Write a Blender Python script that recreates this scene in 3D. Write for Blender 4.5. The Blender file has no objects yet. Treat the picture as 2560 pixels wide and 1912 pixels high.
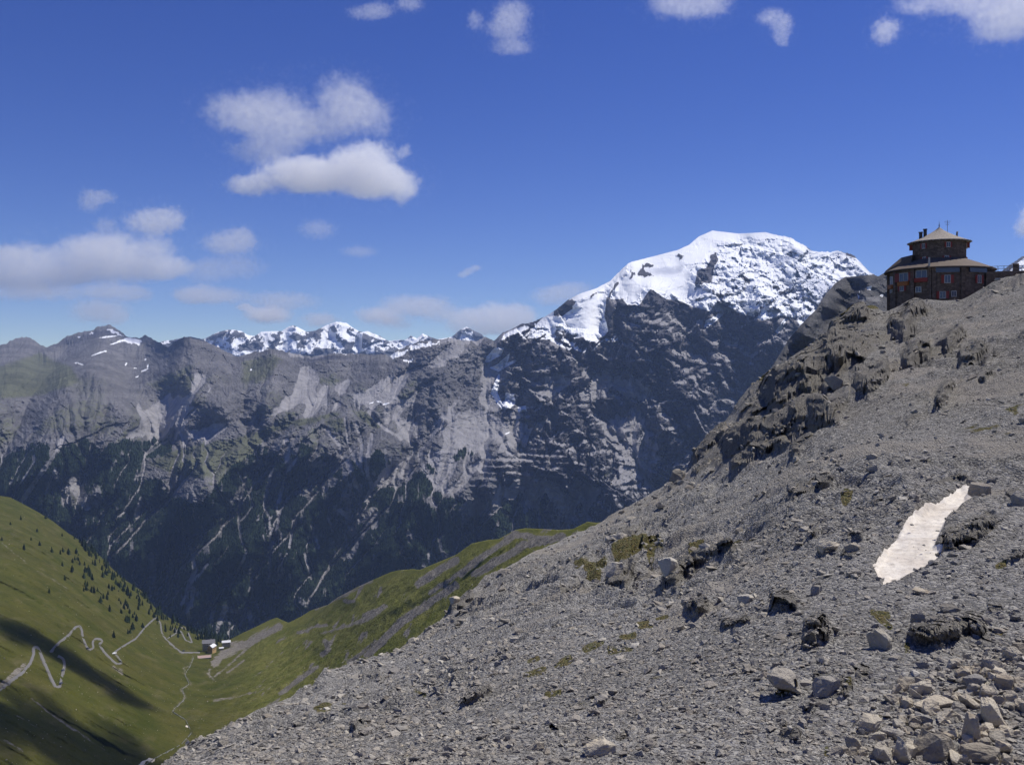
import bpy, bmesh, math, random, time
import numpy as np
from mathutils import Vector, Matrix

T0 = time.time()
random.seed(7)
rng = np.random.default_rng(11)
sc = bpy.context.scene
COL = sc.collection

# ------------------------------------------------------------------ camera frame
F = 2407.5            # focal length in pixels of the 2560 wide photograph
CX, HY = 1280.0, 927.0  # optical axis column and horizon row
def world(px, py, d):
    return np.stack([(px - CX) / F * d, d, (HY - py) / F * d], -1)

def crop(x0, y0, pts, s=3.442):
    return [(x0 + x / s, y0 + y / s) for x, y in pts]
def c1(p): return crop(0, 780, p)
def c2(p): return crop(600, 780, p)
def c3(p): return crop(1200, 560, p)
def c4(p): return crop(1600, 540, p)
def c5(p): return crop(1100, 960, p)
def c6(p): return crop(500, 1180, p)
def c7(p): return crop(0, 1430, p)
def c8(p): return crop(1920, 780, p)
def v0(p): return crop(0, 1200, p, 2.32)
def h0(p): return crop(1600, 1000, p, 2.304)
def n0(p): return crop(700, 1200, p, 2.212)
def b0(p): return crop(1900, 1500, p, 3.352)

# ------------------------------------------------------------------ noise
_r = np.random.default_rng(5)
PERM = np.concatenate([_r.permutation(256)] * 3).astype(np.int32)
_g = _r.normal(size=(256, 3)); _g /= np.linalg.norm(_g, axis=1)[:, None]
GX, GY, GZ = [np.ascontiguousarray(_g[:, i].astype(np.float32)) for i in range(3)]
def perlin(x, y, z):
    x = np.asarray(x, np.float32); y = np.asarray(y, np.float32); z = np.asarray(z, np.float32)
    xf = np.floor(x); yf = np.floor(y); zf = np.floor(z)
    xi = xf.astype(np.int32) & 255; yi = yf.astype(np.int32) & 255; zi = zf.astype(np.int32) & 255
    x = x - xf; y = y - yf; z = z - zf
    u = x * x * x * (x * (x * 6 - 15) + 10); v = y * y * y * (y * (y * 6 - 15) + 10); w = z * z * z * (z * (z * 6 - 15) + 10)
    res = 0
    for a in (0, 1):
        wa = u if a else 1 - u
        pa = PERM[xi + a]
        for b in (0, 1):
            wb = wa * (v if b else 1 - v)
            pb = PERM[pa + yi + b]
            for c in (0, 1):
                h = PERM[pb + zi + c]
                res = res + wb * (w if c else 1 - w) * (GX[h] * (x - a) + GY[h] * (y - b) + GZ[h] * (z - c))
    return res * 1.6
def fbm(x, y, z, o=4, g=0.5, l=2.03):
    a = 1; s = 0; t = 0
    for i in range(o):
        s = s + a * perlin(x + 17.3 * i, y - 9.1 * i, z + 3.7 * i); t += a; a *= g; x = x * l; y = y * l; z = z * l
    return s / t
def ridged(x, y, z, o=5, g=0.5, l=2.07):
    a = 1; s = 0; t = 0; w = 1
    for i in range(o):
        n = 1 - np.abs(perlin(x + 7.3 * i, y + 19.1 * i, z - 5.7 * i)); n = n * n
        s = s + a * n * w; w = np.clip(n * 1.4, 0, 1); t += a; a *= g; x = x * l; y = y * l; z = z * l
    return s / t
def worley(x, y, seed=0):
    """cell noise: distance to the nearest and second nearest feature point"""
    x = np.asarray(x, np.float32); y = np.asarray(y, np.float32); xi = np.floor(x).astype(np.int32); yi = np.floor(y).astype(np.int32)
    f1 = np.full(x.shape, 9.0, np.float32); f2 = f1.copy()
    for a in (-1, 0, 1):
        for b in (-1, 0, 1):
            cx_ = xi + a; cy_ = yi + b
            h = PERM[(PERM[(cx_ + seed * 31) & 255] + cy_) & 255]
            dx = cx_ + 0.5 + 0.48 * GX[h] * 1.6 - x; dy = cy_ + 0.5 + 0.48 * GY[h] * 1.6 - y
            d = np.sqrt(dx * dx + dy * dy); f2 = np.minimum(f2, np.maximum(f1, d)); f1 = np.minimum(f1, d)
    return f1, f2
def facets(x, y, seed=0, jump=.35):
    """broken blocks: every cell is a randomly tilted plane"""
    x = np.asarray(x, np.float32); y = np.asarray(y, np.float32); xi = np.floor(x).astype(np.int32); yi = np.floor(y).astype(np.int32)
    f1 = np.full(x.shape, 9.0, np.float32); val = np.zeros_like(f1)
    for a in (-1, 0, 1):
        for b in (-1, 0, 1):
            cx_ = xi + a; cy_ = yi + b
            h = PERM[(PERM[(cx_ + seed * 31) & 255] + cy_) & 255]
            dx = x - (cx_ + 0.5 + 0.75 * GX[h]); dy = y - (cy_ + 0.5 + 0.75 * GY[h]); d = dx * dx + dy * dy; c = d < f1
            h2 = PERM[h + 57]; f1 = np.where(c, d, f1); val = np.where(c, 1.3 * GX[h2] * dx + 1.3 * GY[h2] * dy + jump * GZ[h2], val)
    return val
def sstep(a, b, x):
    t = np.clip((x - a) / (b - a), 0, 1); return t * t * (3 - 2 * t)

# ------------------------------------------------------------------ image-plan helpers
def pdist(x, y, poly, closed=False):
    p = np.asarray(poly, float); best = np.full(np.shape(x), 1e9, np.float32)
    n = len(p)
    for i in range(n if closed else n - 1):
        a = p[i]; b = p[(i + 1) % n]; e = b - a; L = e @ e + 1e-9
        t = np.clip(((x - a[0]) * e[0] + (y - a[1]) * e[1]) / L, 0, 1)
        dd = (x - a[0] - t * e[0]) ** 2 + (y - a[1] - t * e[1]) ** 2
        best = np.minimum(best, dd)
    return np.sqrt(best)
def inside(x, y, poly):
    p = np.asarray(poly, float); r = np.zeros(np.shape(x), bool); n = len(p)
    for i in range(n):
        (xa, ya), (xb, yb) = p[i], p[(i + 1) % n]
        if ya == yb: continue
        r ^= ((ya > y) != (yb > y)) & (x < (xb - xa) * (y - ya) / (yb - ya) + xa)
    return r
def polymask(x, y, poly, soft=6.0, pad=0.0):
    """signed soft mask of a polygon: 1 inside, 0 outside"""
    p = np.asarray(poly, float); out = np.zeros(np.shape(x), np.float32)
    m = 3 * soft + abs(pad)
    bb = (x > p[:, 0].min() - m) & (x < p[:, 0].max() + m) & (y > p[:, 1].min() - m) & (y < p[:, 1].max() + m)
    if not bb.any(): return out
    xs, ys = x[bb], y[bb]
    d = pdist(xs, ys, p, True); d = np.where(inside(xs, ys, p), d, -d) + pad
    out[bb] = sstep(-soft, soft, d)
    return out
def linemask(x, y, poly, w, soft=3.0):
    p = np.asarray(poly, float); out = np.zeros(np.shape(x), np.float32)
    wa = np.broadcast_to(w, np.shape(x)); m = float(np.max(w)) + 3 * soft
    bb = (x > p[:, 0].min() - m) & (x < p[:, 0].max() + m) & (y > p[:, 1].min() - m) & (y < p[:, 1].max() + m)
    if not bb.any(): return out
    d = pdist(x[bb], y[bb], p)
    out[bb] = 1 - sstep(wa[bb] - soft, wa[bb] + soft, d)
    return out
def gauss(x, y, poly, sig):
    d = pdist(x, y, poly); return np.exp(-0.5 * (d / sig) ** 2)
def itp(x, pts, k=1):
    a = np.array(sorted(pts), float); return np.interp(x, a[:, 0], a[:, k])

_sg = {}
def sitp(x, pts, sig):
    """smoothed interpolation of a control polyline"""
    key = (id(pts), sig)
    if key not in _sg:
        a = np.array(sorted([p[:2] for p in pts]), float); gx = np.arange(-900, 3500, 4.0); gy = np.interp(gx, a[:, 0], a[:, 1])
        k = np.exp(-0.5 * (np.arange(-int(sig), int(sig) + 1) * 4 / sig) ** 2); k /= k.sum(); n = len(k) // 2
        gy = np.convolve(np.pad(gy, n, mode='edge'), k, 'valid'); _sg[key] = (gx, gy)
    return np.interp(x, *_sg[key])

# ------------------------------------------------------------------ scene helpers
def tag(o, label=None, cat=None, group=None, kind=None):
    if label: o['label'] = label
    if cat: o['category'] = cat
    if group: o['group'] = group
    if kind: o['kind'] = kind
    return o
def link(o, parent=None):
    COL.objects.link(o)
    if parent: o.parent = parent
    return o
def np_mesh(name, verts, faces, mat=None, smooth=True, attrs=None):
    verts = np.ascontiguousarray(verts, np.float32); faces = np.ascontiguousarray(faces, np.int32)
    k = faces.shape[1]
    me = bpy.data.meshes.new(name)
    me.vertices.add(len(verts)); me.vertices.foreach_set('co', verts.ravel())
    me.loops.add(faces.size); me.loops.foreach_set('vertex_index', faces.ravel())
    me.polygons.add(len(faces)); me.polygons.foreach_set('loop_start', np.arange(0, faces.size, k, dtype=np.int32))
    me.polygons.foreach_set('use_smooth', np.full(len(faces), smooth))
    me.update(calc_edges=True)
    for an, arr in (attrs or {}).items():
        at = me.color_attributes.new(an, 'FLOAT_COLOR', 'POINT')
        at.data.foreach_set('color', np.ascontiguousarray(arr, np.float32).ravel())
    if mat: me.materials.append(mat)
    return me
def np_obj(name, verts, faces, mat=None, smooth=True, attrs=None, parent=None):
    return link(bpy.data.objects.new(name, np_mesh(name, verts, faces, mat, smooth, attrs)), parent)
def grid_faces(nr, nc, flip=False):
    i = np.arange(nr * nc, dtype=np.int32).reshape(nr, nc)
    f = np.stack([i[:-1, :-1], i[:-1, 1:], i[1:, 1:], i[1:, :-1]], -1).reshape(-1, 4)
    return f[:, ::-1] if flip else f
def rgba(*ch):
    ch = list(ch)
    while len(ch) < 4: ch.append(np.zeros_like(ch[0]))
    return np.stack(ch, -1).reshape(-1, 4)
def empty(name, loc, rz=0.0):
    o = bpy.data.objects.new(name, None); o.location = loc; o.rotation_euler = (0, 0, rz)
    o.empty_display_size = 0.1
    return link(o)
def bm_obj(name, bm, mat, parent=None, smooth=False):
    me = bpy.data.meshes.new(name); bm.to_mesh(me); bm.free()
    if smooth: me.polygons.foreach_set('use_smooth', [True] * len(me.polygons))
    me.materials.append(mat)
    return link(bpy.data.objects.new(name, me), parent)
def add_box(bm, c, s, rz=0.0, bev=0.0):
    M = Matrix.Translation(c) @ Matrix.Rotation(rz, 4, 'Z') @ Matrix.Diagonal((s[0], s[1], s[2], 1))
    r = bmesh.ops.create_cube(bm, size=1.0, matrix=M)
    if bev:
        es = list({e for v in r['verts'] for e in v.link_edges})
        bmesh.ops.bevel(bm, geom=es, offset=bev, segments=1, affect='EDGES')
def add_prism(bm, pts, z0, z1):
    a = [bm.verts.new((x, y, z0)) for x, y in pts]; b = [bm.verts.new((x, y, z1)) for x, y in pts]
    n = len(pts); bm.faces.new(a[::-1]); bm.faces.new(b)
    for i in range(n): bm.faces.new((a[i], a[(i + 1) % n], b[(i + 1) % n], b[i]))
def add_tube(bm, p, q, r, n=8, r2=None):
    p = Vector(p); q = Vector(q); dv = q - p
    M = Matrix.Translation((p + q) / 2) @ dv.to_track_quat('Z', 'Y').to_matrix().to_4x4()
    bmesh.ops.create_cone(bm, cap_ends=True, segments=n, radius1=r, radius2=r if r2 is None else r2, depth=dv.length, matrix=M)
def lathe(bm, prof, n=48, cap=False):
    rings = []
    for r, z in prof:
        rings.append([bm.verts.new((r * math.sin(2 * math.pi * k / n), -r * math.cos(2 * math.pi * k / n), z)) for k in range(n)] if r > 1e-6 else [bm.verts.new((0, 0, z))] * n)
    for a, b in zip(rings[:-1], rings[1:]):
        for k in range(n):
            vs = [a[k], a[(k + 1) % n], b[(k + 1) % n], b[k]]
            u = []
            for v in vs:
                if v not in u: u.append(v)
            if len(u) > 2: bm.faces.new(u)

# ------------------------------------------------------------------ materials
def new_mat(name):
    m = bpy.data.materials.new(name); m.use_nodes = True; nt = m.node_tree
    for n in list(nt.nodes): nt.nodes.remove(n)
    return m, nt
class NB:
    def __init__(s, nt): s.nt = nt
    def n(s, t, **kw):
        nd = s.nt.nodes.new(t)
        ins = kw.pop('i', {})
        for k, v in kw.items(): setattr(nd, k, v)
        for k, v in ins.items(): s.set(nd.inputs[k], v)
        return nd
    def set(s, inp, v):
        if isinstance(v, bpy.types.NodeSocket): s.nt.links.new(v, inp)
        elif isinstance(v, bpy.types.Node): s.nt.links.new(v.outputs[0], inp)
        else:
            if isinstance(v, tuple) and len(v) == 3 and inp.type == 'RGBA': v = (*v, 1)
            inp.default_value = v
    def math(s, op, a, b=0.0, c=0.0, clamp=False):
        return s.n('ShaderNodeMath', operation=op, use_clamp=clamp, i={0: a, 1: b, 2: c}).outputs[0]
    def vmath(s, op, a, b=(0, 0, 0), scale=None):
        nd = s.n('ShaderNodeVectorMath', operation=op, i={0: a, 1: b})
        if scale is not None: s.set(nd.inputs[3], scale)
        return nd
    def mix(s, f, a, b, blend='MIX'):
        nd = s.n('ShaderNodeMix', data_type='RGBA', blend_type=blend, clamp_factor=True)
        s.set(nd.inputs[0], f); s.set(nd.inputs[6], a); s.set(nd.inputs[7], b)
        return nd.outputs[2]
    def noise(s, vec, scale, detail=4, rough=0.55, dist=0.0):
        return s.n('ShaderNodeTexNoise', i={'Vector': vec, 'Scale': scale, 'Detail': detail, 'Roughness': rough, 'Distortion': dist}).outputs[0]
    def voro(s, vec, scale, feature='F1', rnd=1.0):
        return s.n('ShaderNodeTexVoronoi', feature=feature, i={'Vector': vec, 'Scale': scale, 'Randomness': rnd})
    def ramp(s, f, a, b):
        return s.n('ShaderNodeMapRange', interpolation_type='SMOOTHSTEP', i={0: f, 1: a, 2: b, 3: 0.0, 4: 1.0}).outputs[0]
    def bump(s, h, dist, strength=1.0, normal=None):
        nd = s.n('ShaderNodeBump', i={'Height': h, 'Distance': dist, 'Strength': strength})
        if normal is not None: s.set(nd.inputs['Normal'], normal)
        return nd.outputs[0]
    def pos(s): return s.n('ShaderNodeNewGeometry').outputs['Position']
    def out(s, color, rough=0.9, normal=None, spec=0.2, **kw):
        p = s.n('ShaderNodeBsdfPrincipled', i={'Base Color': color, 'Roughness': rough, 'Specular IOR Level': spec})
        for k, v in kw.items(): s.set(p.inputs[k], v)
        if normal is not None: s.set(p.inputs['Normal'], normal)
        o = s.n('ShaderNodeOutputMaterial'); s.nt.links.new(p.outputs[0], o.inputs['Surface'])
        return p

def mat_plain(name, col, rough=0.8, var=0.15, scale=3.0, bump=0.01, spec=0.3, **kw):
    m, nt = new_mat(name); b = NB(nt)
    co = b.n('ShaderNodeTexCoord').outputs['Object']
    n = b.noise(co, scale, 5)
    c = b.mix(n, tuple(x * (1 - var) for x in col), tuple(min(1, x * (1 + var)) for x in col))
    b.out(c, rough, b.bump(b.noise(co, scale * 6, 3), bump), spec, **kw)
    return m
def mat_masonry(name, col):
    m, nt = new_mat(name); b = NB(nt)
    co = b.n('ShaderNodeTexCoord').outputs['Object']
    v = b.voro(b.vmath('MULTIPLY', co, (1.4, 1.4, 2.4)).outputs[0], 1.0)
    e = b.voro(b.vmath('MULTIPLY', co, (1.4, 1.4, 2.4)).outputs[0], 1.0, 'DISTANCE_TO_EDGE').outputs[0]
    g = b.n('ShaderNodeSeparateColor', i={0: v.outputs['Color']}).outputs[0]
    c = b.mix(g, tuple(x * .65 for x in col), tuple(x * 1.35 for x in col))
    j = b.ramp(e, 0.0, 0.07)
    c = b.mix(j, tuple(x * .7 for x in col), c)
    b.out(c, 0.92, b.bump(b.math('ADD', j, b.noise(co, 9, 4)), 0.05), 0.15)
    return m

def mat_mountain(name, rock_a, rock_b, scree, grass, snow=(0.86, 0.88, 0.9), wood=(0.022, 0.034, 0.018), k=1.0):
    """zone attribute: R snow, G scree, B forest floor, A grass"""
    m, nt = new_mat(name); b = NB(nt)
    p = b.pos()
    at = b.n('ShaderNodeAttribute', attribute_name='zone')
    s = b.n('ShaderNodeSeparateColor', i={0: at.outputs['Color']})
    big = b.noise(p, 0.004 * k, 6, 0.6); fine = b.noise(p, 0.035 * k, 5, 0.65)
    st = b.noise(b.vmath('MULTIPLY', p, (0.003 * k, 0.003 * k, 0.03 * k)).outputs[0], 1.0, 5, 0.6)
    rock = b.mix(b.ramp(b.math('ADD', b.math('MULTIPLY', big, .5), b.math('MULTIPLY', st, .5)), 0.38, 0.62), rock_a, rock_b)
    rock = b.mix(b.ramp(fine, .3, .75), b.mix(0.45, rock, (0.03, 0.03, 0.032)), b.mix(0.25, rock, scree))
    stk = b.noise(b.vmath('MULTIPLY', p, (0.02 * k, 0.02 * k, 0.004 * k)).outputs[0], 1.0, 4, 0.6)
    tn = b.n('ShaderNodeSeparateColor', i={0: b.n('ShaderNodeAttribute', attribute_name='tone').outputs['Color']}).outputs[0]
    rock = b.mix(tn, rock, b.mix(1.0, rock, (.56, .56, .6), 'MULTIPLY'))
    scr = b.mix(b.ramp(stk, .3, .7), tuple(x * .8 for x in scree), tuple(x * 1.12 for x in scree))
    def edge(mask, amt=0.5):
        return b.ramp(b.math('ADD', mask, b.math('MULTIPLY', b.math('SUBTRACT', fine, 0.5), amt)), 0.38, 0.62)
    c = b.mix(edge(s.outputs[1]), rock, scr)
    gr = b.mix(b.ramp(big, .35, .65), tuple(x * .75 for x in grass), tuple(x * 1.25 for x in grass))
    c = b.mix(b.math('MULTIPLY', edge(at.outputs['Alpha'], 0.9), 0.85), c, gr)
    c = b.mix(edge(s.outputs[2], 0.5), c, wood)
    c = b.mix(edge(s.outputs[0], 0.35), c, snow)
    h = b.math('ADD', b.math('MULTIPLY', fine, 1.0), b.noise(p, 0.12 * k, 3, 0.6))
    hs = b.math('MULTIPLY', h, b.math('SUBTRACT', 1.0, b.math('MULTIPLY', s.outputs[0], 0.85)))
    hs = b.math('MULTIPLY', hs, b.math('SUBTRACT', 1.0, b.math('MULTIPLY', s.outputs[1], 0.7)))
    b.out(c, 0.95, b.bump(hs, 9.0 / k), 0.05)
    return m

# ------------------------------------------------------------------ MAIN MOUNTAIN WALL
CREST = (c1([(-400, 330), (0, 290), (70, 270), (140, 225), (240, 220), (290, 245), (340, 275), (400, 300), (480, 280), (580, 205), (700, 175), (860, 130), (950, 112), (1000, 145), (1100, 210),
             (1200, 230), (1250, 200), (1330, 240), (1440, 300), (1500, 260), (1590, 215), (1700, 240), (1780, 260), (1900, 320), (2030, 385)])
         + c2([(140, 340), (280, 320), (380, 340), (480, 360), (600, 390), (760, 370), (1000, 360), (1250, 370), (1290, 390), (1350, 330), (1530, 260), (1760, 230), (1830, 222), (1900, 240), (2010, 255)])
         + c3([(40, 985), (120, 1000), (200, 930), (300, 900), (360, 860), (450, 840), (540, 810), (640, 750), (760, 650), (860, 600), (1000, 555), (1120, 490), (1230, 380), (1310, 325), (1450, 290), (1700, 225), (1800, 180), (1880, 110), (2000, 57)])
         + c4([(740, 140), (850, 152), (1000, 145), (1080, 140), (1150, 160), (1250, 175), (1310, 200), (1420, 260), (1470, 300), (1550, 310), (1640, 315), (1700, 305), (1790, 315), (1850, 360), (1920, 430), (2010, 510)])
         + [(2300, 725), (2470, 700), (2527, 663), (2553, 646), (2600, 625), (2760, 600)])
cxs = np.array(sorted(CREST))

SNOW_FULL = [
    c3([(355, 990), (450, 905), (520, 820), (620, 735), (700, 790), (800, 725), (760, 650), (860, 590), (1000, 545), (1120, 480), (1230, 370), (1310, 315), (1450, 280), (1700, 215), (1880, 100), (2000, 40), (2300, 60),
        (2520, 70), (2580, 75), (2500, 130), (2330, 150), (2200, 180), (2060, 220), (1990, 300), (1940, 380), (1870, 400), (1850, 520), (1960, 560), (1960, 620), (1890, 650), (1850, 725), (1740, 670), (1660, 655), (1600, 650),
        (1540, 600), (1470, 555), (1430, 600), (1370, 700), (1330, 690), (1220, 700), (1190, 650), (1120, 650), (1140, 560), (1090, 640), (1065, 800), (1085, 860), (1100, 920), (1060, 970), (960, 1010), (920, 1010), (880, 950), (800, 950),
        (740, 920), (650, 900), (640, 960), (600, 1000), (590, 950), (500, 890), (430, 960)]),
    c4([(980, 330), (1140, 270), (1280, 300), (1290, 380), (1150, 390)]), c4([(960, 530), (1040, 510), (1130, 570), (1100, 590), (1010, 575)]),
    c4([(1490, 520), (1620, 515), (1760, 470), (1900, 470), (2010, 505), (1830, 530), (1700, 560), (1600, 650), (1555, 640), (1540, 550)]),
    c4([(820, 170), (1000, 150), (1150, 165), (1180, 240), (1080, 185), (950, 205), (800, 240), (700, 260)]),
    c3([(40, 1190), (60, 1140), (130, 1065), (210, 1060), (190, 1130), (80, 1190)]), c3([(80, 1240), (160, 1272), (330, 1178), (300, 1170), (240, 1195), (260, 1110), (150, 1210)]),
    c3([(160, 1290), (130, 1350), (165, 1360), (175, 1300)]),
    c3([(90, 1450), (130, 1350), (165, 1370), (150, 1450), (180, 1530), (210, 1520), (215, 1445), (290, 1460), (305, 1540), (250, 1590), (180, 1585), (140, 1530)]), c3([(320, 1572), (390, 1560), (402, 1612), (330, 1617)]),
    c3([(945, 1110), (1050, 1000), (1070, 1000), (990, 1080)]), c3([(1930, 850), (2080, 760), (2100, 770), (1940, 905)]), c4([(545, 970), (560, 900), (700, 820), (720, 830), (620, 920)]), c4([(1160, 1000), (1240, 880), (1270, 890), (1190, 1010)]),
    c5([(560, 430), (610, 412), (600, 428), (570, 438)]),
    [(2500, 700), (2540, 660), (2600, 620), (2700, 620), (2700, 720)],
]
SNOW_MIX = [
    (c4([(480, 790), (500, 570), (620, 560), (640, 330), (700, 260), (900, 200), (1180, 160), (1330, 200), (1480, 300), (1700, 295), (1860, 360), (2020, 510), (1720, 540), (1600, 680), (1520, 800), (1460, 880), (1370, 945), (1330, 870), (1220, 850), (1150, 880), (1050, 910), (1000, 885), (900, 855), (780, 820)]), 1.0),
    (c3([(350, 1000), (500, 880), (640, 900), (740, 920), (880, 950), (1060, 970), (1000, 1100), (880, 1110), (700, 1060), (560, 1000)]), 0.32),
    (c3([(1050, 990), (1150, 960), (1220, 1000), (1150, 1080), (1070, 1060)]), 0.4),
    (c3([(200, 940), (360, 880), (540, 820), (420, 950), (280, 1020), (180, 1060)]), 0.36),
    (c1([(560, 220), (950, 120), (1200, 240), (1330, 240), (1420, 320), (1280, 420), (1180, 430), (1000, 330), (850, 360), (760, 330)]), 0.3),
    (c2([(1290, 390), (1530, 270), (1760, 250), (1620, 420), (1480, 470), (1400, 520), (1330, 440)]), 0.2),
    (c3([(1050, 620), (1200, 400), (1480, 330), (1540, 380), (1300, 470), (1150, 660)]), 0.62),
]
ROCK_IN_SNOW = [c3([(1860, 400), (1900, 370), (1970, 420), (2010, 530), (1940, 520), (1880, 540)]), c3([(1990, 540), (2080, 590), (2170, 720), (2100, 720), (2050, 640), (1980, 600)]), c3([(1430, 330), (1560, 345), (1480, 375), (1410, 365)]), c3([(1300, 400), (1400, 390), (1500, 440), (1380, 460), (1270, 490)]),
                c3([(1150, 520), (1250, 430), (1260, 450), (1160, 560), (1110, 580)]), c3([(600, 810), (640, 750), (760, 740), (700, 790)]), c3([(740, 690), (780, 640), (840, 660), (800, 720)]), c3([(930, 620), (990, 580), (1020, 590), (960, 640)]), c4([(830, 470), (920, 520), (1010, 590), (1130, 590), (1120, 640), (1000, 620), (900, 560)]), c4([(610, 340), (660, 320), (690, 400), (620, 410)]),
                c3([(1700, 270), (1740, 255), (1765, 280), (1730, 290)]), c3([(1080, 690), (1200, 640), (1340, 690), (1280, 760), (1100, 900)])]
STRATA = c5([(240, 900), (330, 740), (480, 620), (760, 560), (1000, 560), (1250, 640), (1280, 820), (900, 830), (640, 850), (300, 960)])
# small snow remnants: centre x, y, half length, half width, tilt (degrees) in crop pixels
SNOW_BITS1 = [(680, 216, 16, 5, 0), (790, 178, 14, 7, 30), (930, 214, 80, 7, -4), (1015, 190, 9, 16, 0), (1060, 248, 60, 9, -10), (1000, 268, 60, 6, -14), (1140, 238, 18, 5, 0), (850, 355, 70, 6, -18), (650, 440, 15, 5, 35), (690, 446, 34, 5, 20),
              (1085, 450, 7, 16, 15), (1162, 484, 15, 5, -8), (1272, 468, 8, 18, 15), (1245, 500, 40, 7, -22), (1178, 556, 18, 5, -15), (905, 338, 12, 8, 0), (2165, 495, 12, 7, -20), (1430, 260, 24, 14, -20), (1500, 240, 30, 12, -10)]
SNOW_BITS2 = [(1255, 788, 34, 6, -14), (1125, 780, 22, 5, -12), (1190, 770, 22, 5, 5), (1435, 518, 8, 7, 0), (98, 497, 12, 6, -20), (1140, 362, 20, 5, 0), (905, 360, 28, 4, 0), (1320, 335, 16, 9, 25)]
SCREE = [
    c1([(1700, 560), (1640, 700), (1400, 800), (1170, 790), (1150, 940), (1100, 1000), (1060, 1100), (1300, 1090), (1500, 950), (1640, 830), (1660, 700), (1780, 600)]),
    c1([(1560, 1000), (1830, 980), (1900, 1000), (1800, 1110), (1560, 1100)]),
    c2([(460, 380), (650, 420), (700, 720), (860, 790), (480, 860), (300, 880), (420, 780), (480, 700)]),
    c2([(820, 680), (1000, 640), (1420, 530), (1480, 600), (1420, 720), (1440, 860), (1520, 960), (1500, 1080), (1380, 1080), (1250, 880), (1020, 800)]),
    c2([(1750, 900), (2000, 870), (2203, 900), (2203, 1170), (1960, 1330), (1700, 1530), (1300, 1500), (1200, 1450), (1560, 1370), (1580, 1200), (1700, 1130)]),
    c2([(1220, 1440), (1300, 1290), (1560, 1330), (1480, 1420), (1280, 1500)]),
    c2([(1780, 250), (1900, 260), (1980, 330), (1800, 420), (1640, 480), (1700, 380)]),
    c3([(0, 1000), (60, 1230), (150, 1300), (100, 1450), (200, 1600), (330, 1640), (390, 1652), (0, 1652)]),
    c5([(0, 240), (380, 150), (600, 320), (760, 350), (760, 400), (300, 640), (0, 980)]),
    c5([(860, 330), (1020, 180), (980, 270), (760, 430), (520, 600), (150, 970), (0, 1000), (0, 880), (380, 560)]),
    c5([(1720, 400), (1500, 660), (1460, 800), (1250, 980), (1240, 1020), (1400, 920), (1740, 780), (1960, 660), (1850, 600), (1800, 480)]),
    c5([(640, 850), (740, 820), (930, 830), (1250, 870), (1230, 1040), (1230, 1240), (1060, 1240), (960, 1050), (880, 980), (760, 1100), (700, 1090), (560, 1020), (420, 1150), (280, 1080), (420, 950)]),
    c5([(1480, 330), (1700, 250), (1690, 420), (1420, 480)]),
    c3([(540, 1300), (760, 1280), (880, 1290), (800, 1440), (620, 1480), (530, 1420)]), c3([(1200, 1290), (1440, 1460), (1200, 1470), (900, 1460), (1000, 1370)]),
    c6([(880, 1210), (960, 1040), (1110, 890), (1060, 820), (980, 990), (800, 1060), (740, 1130), (830, 1200), (660, 1260), (760, 1300)]),
]
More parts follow.
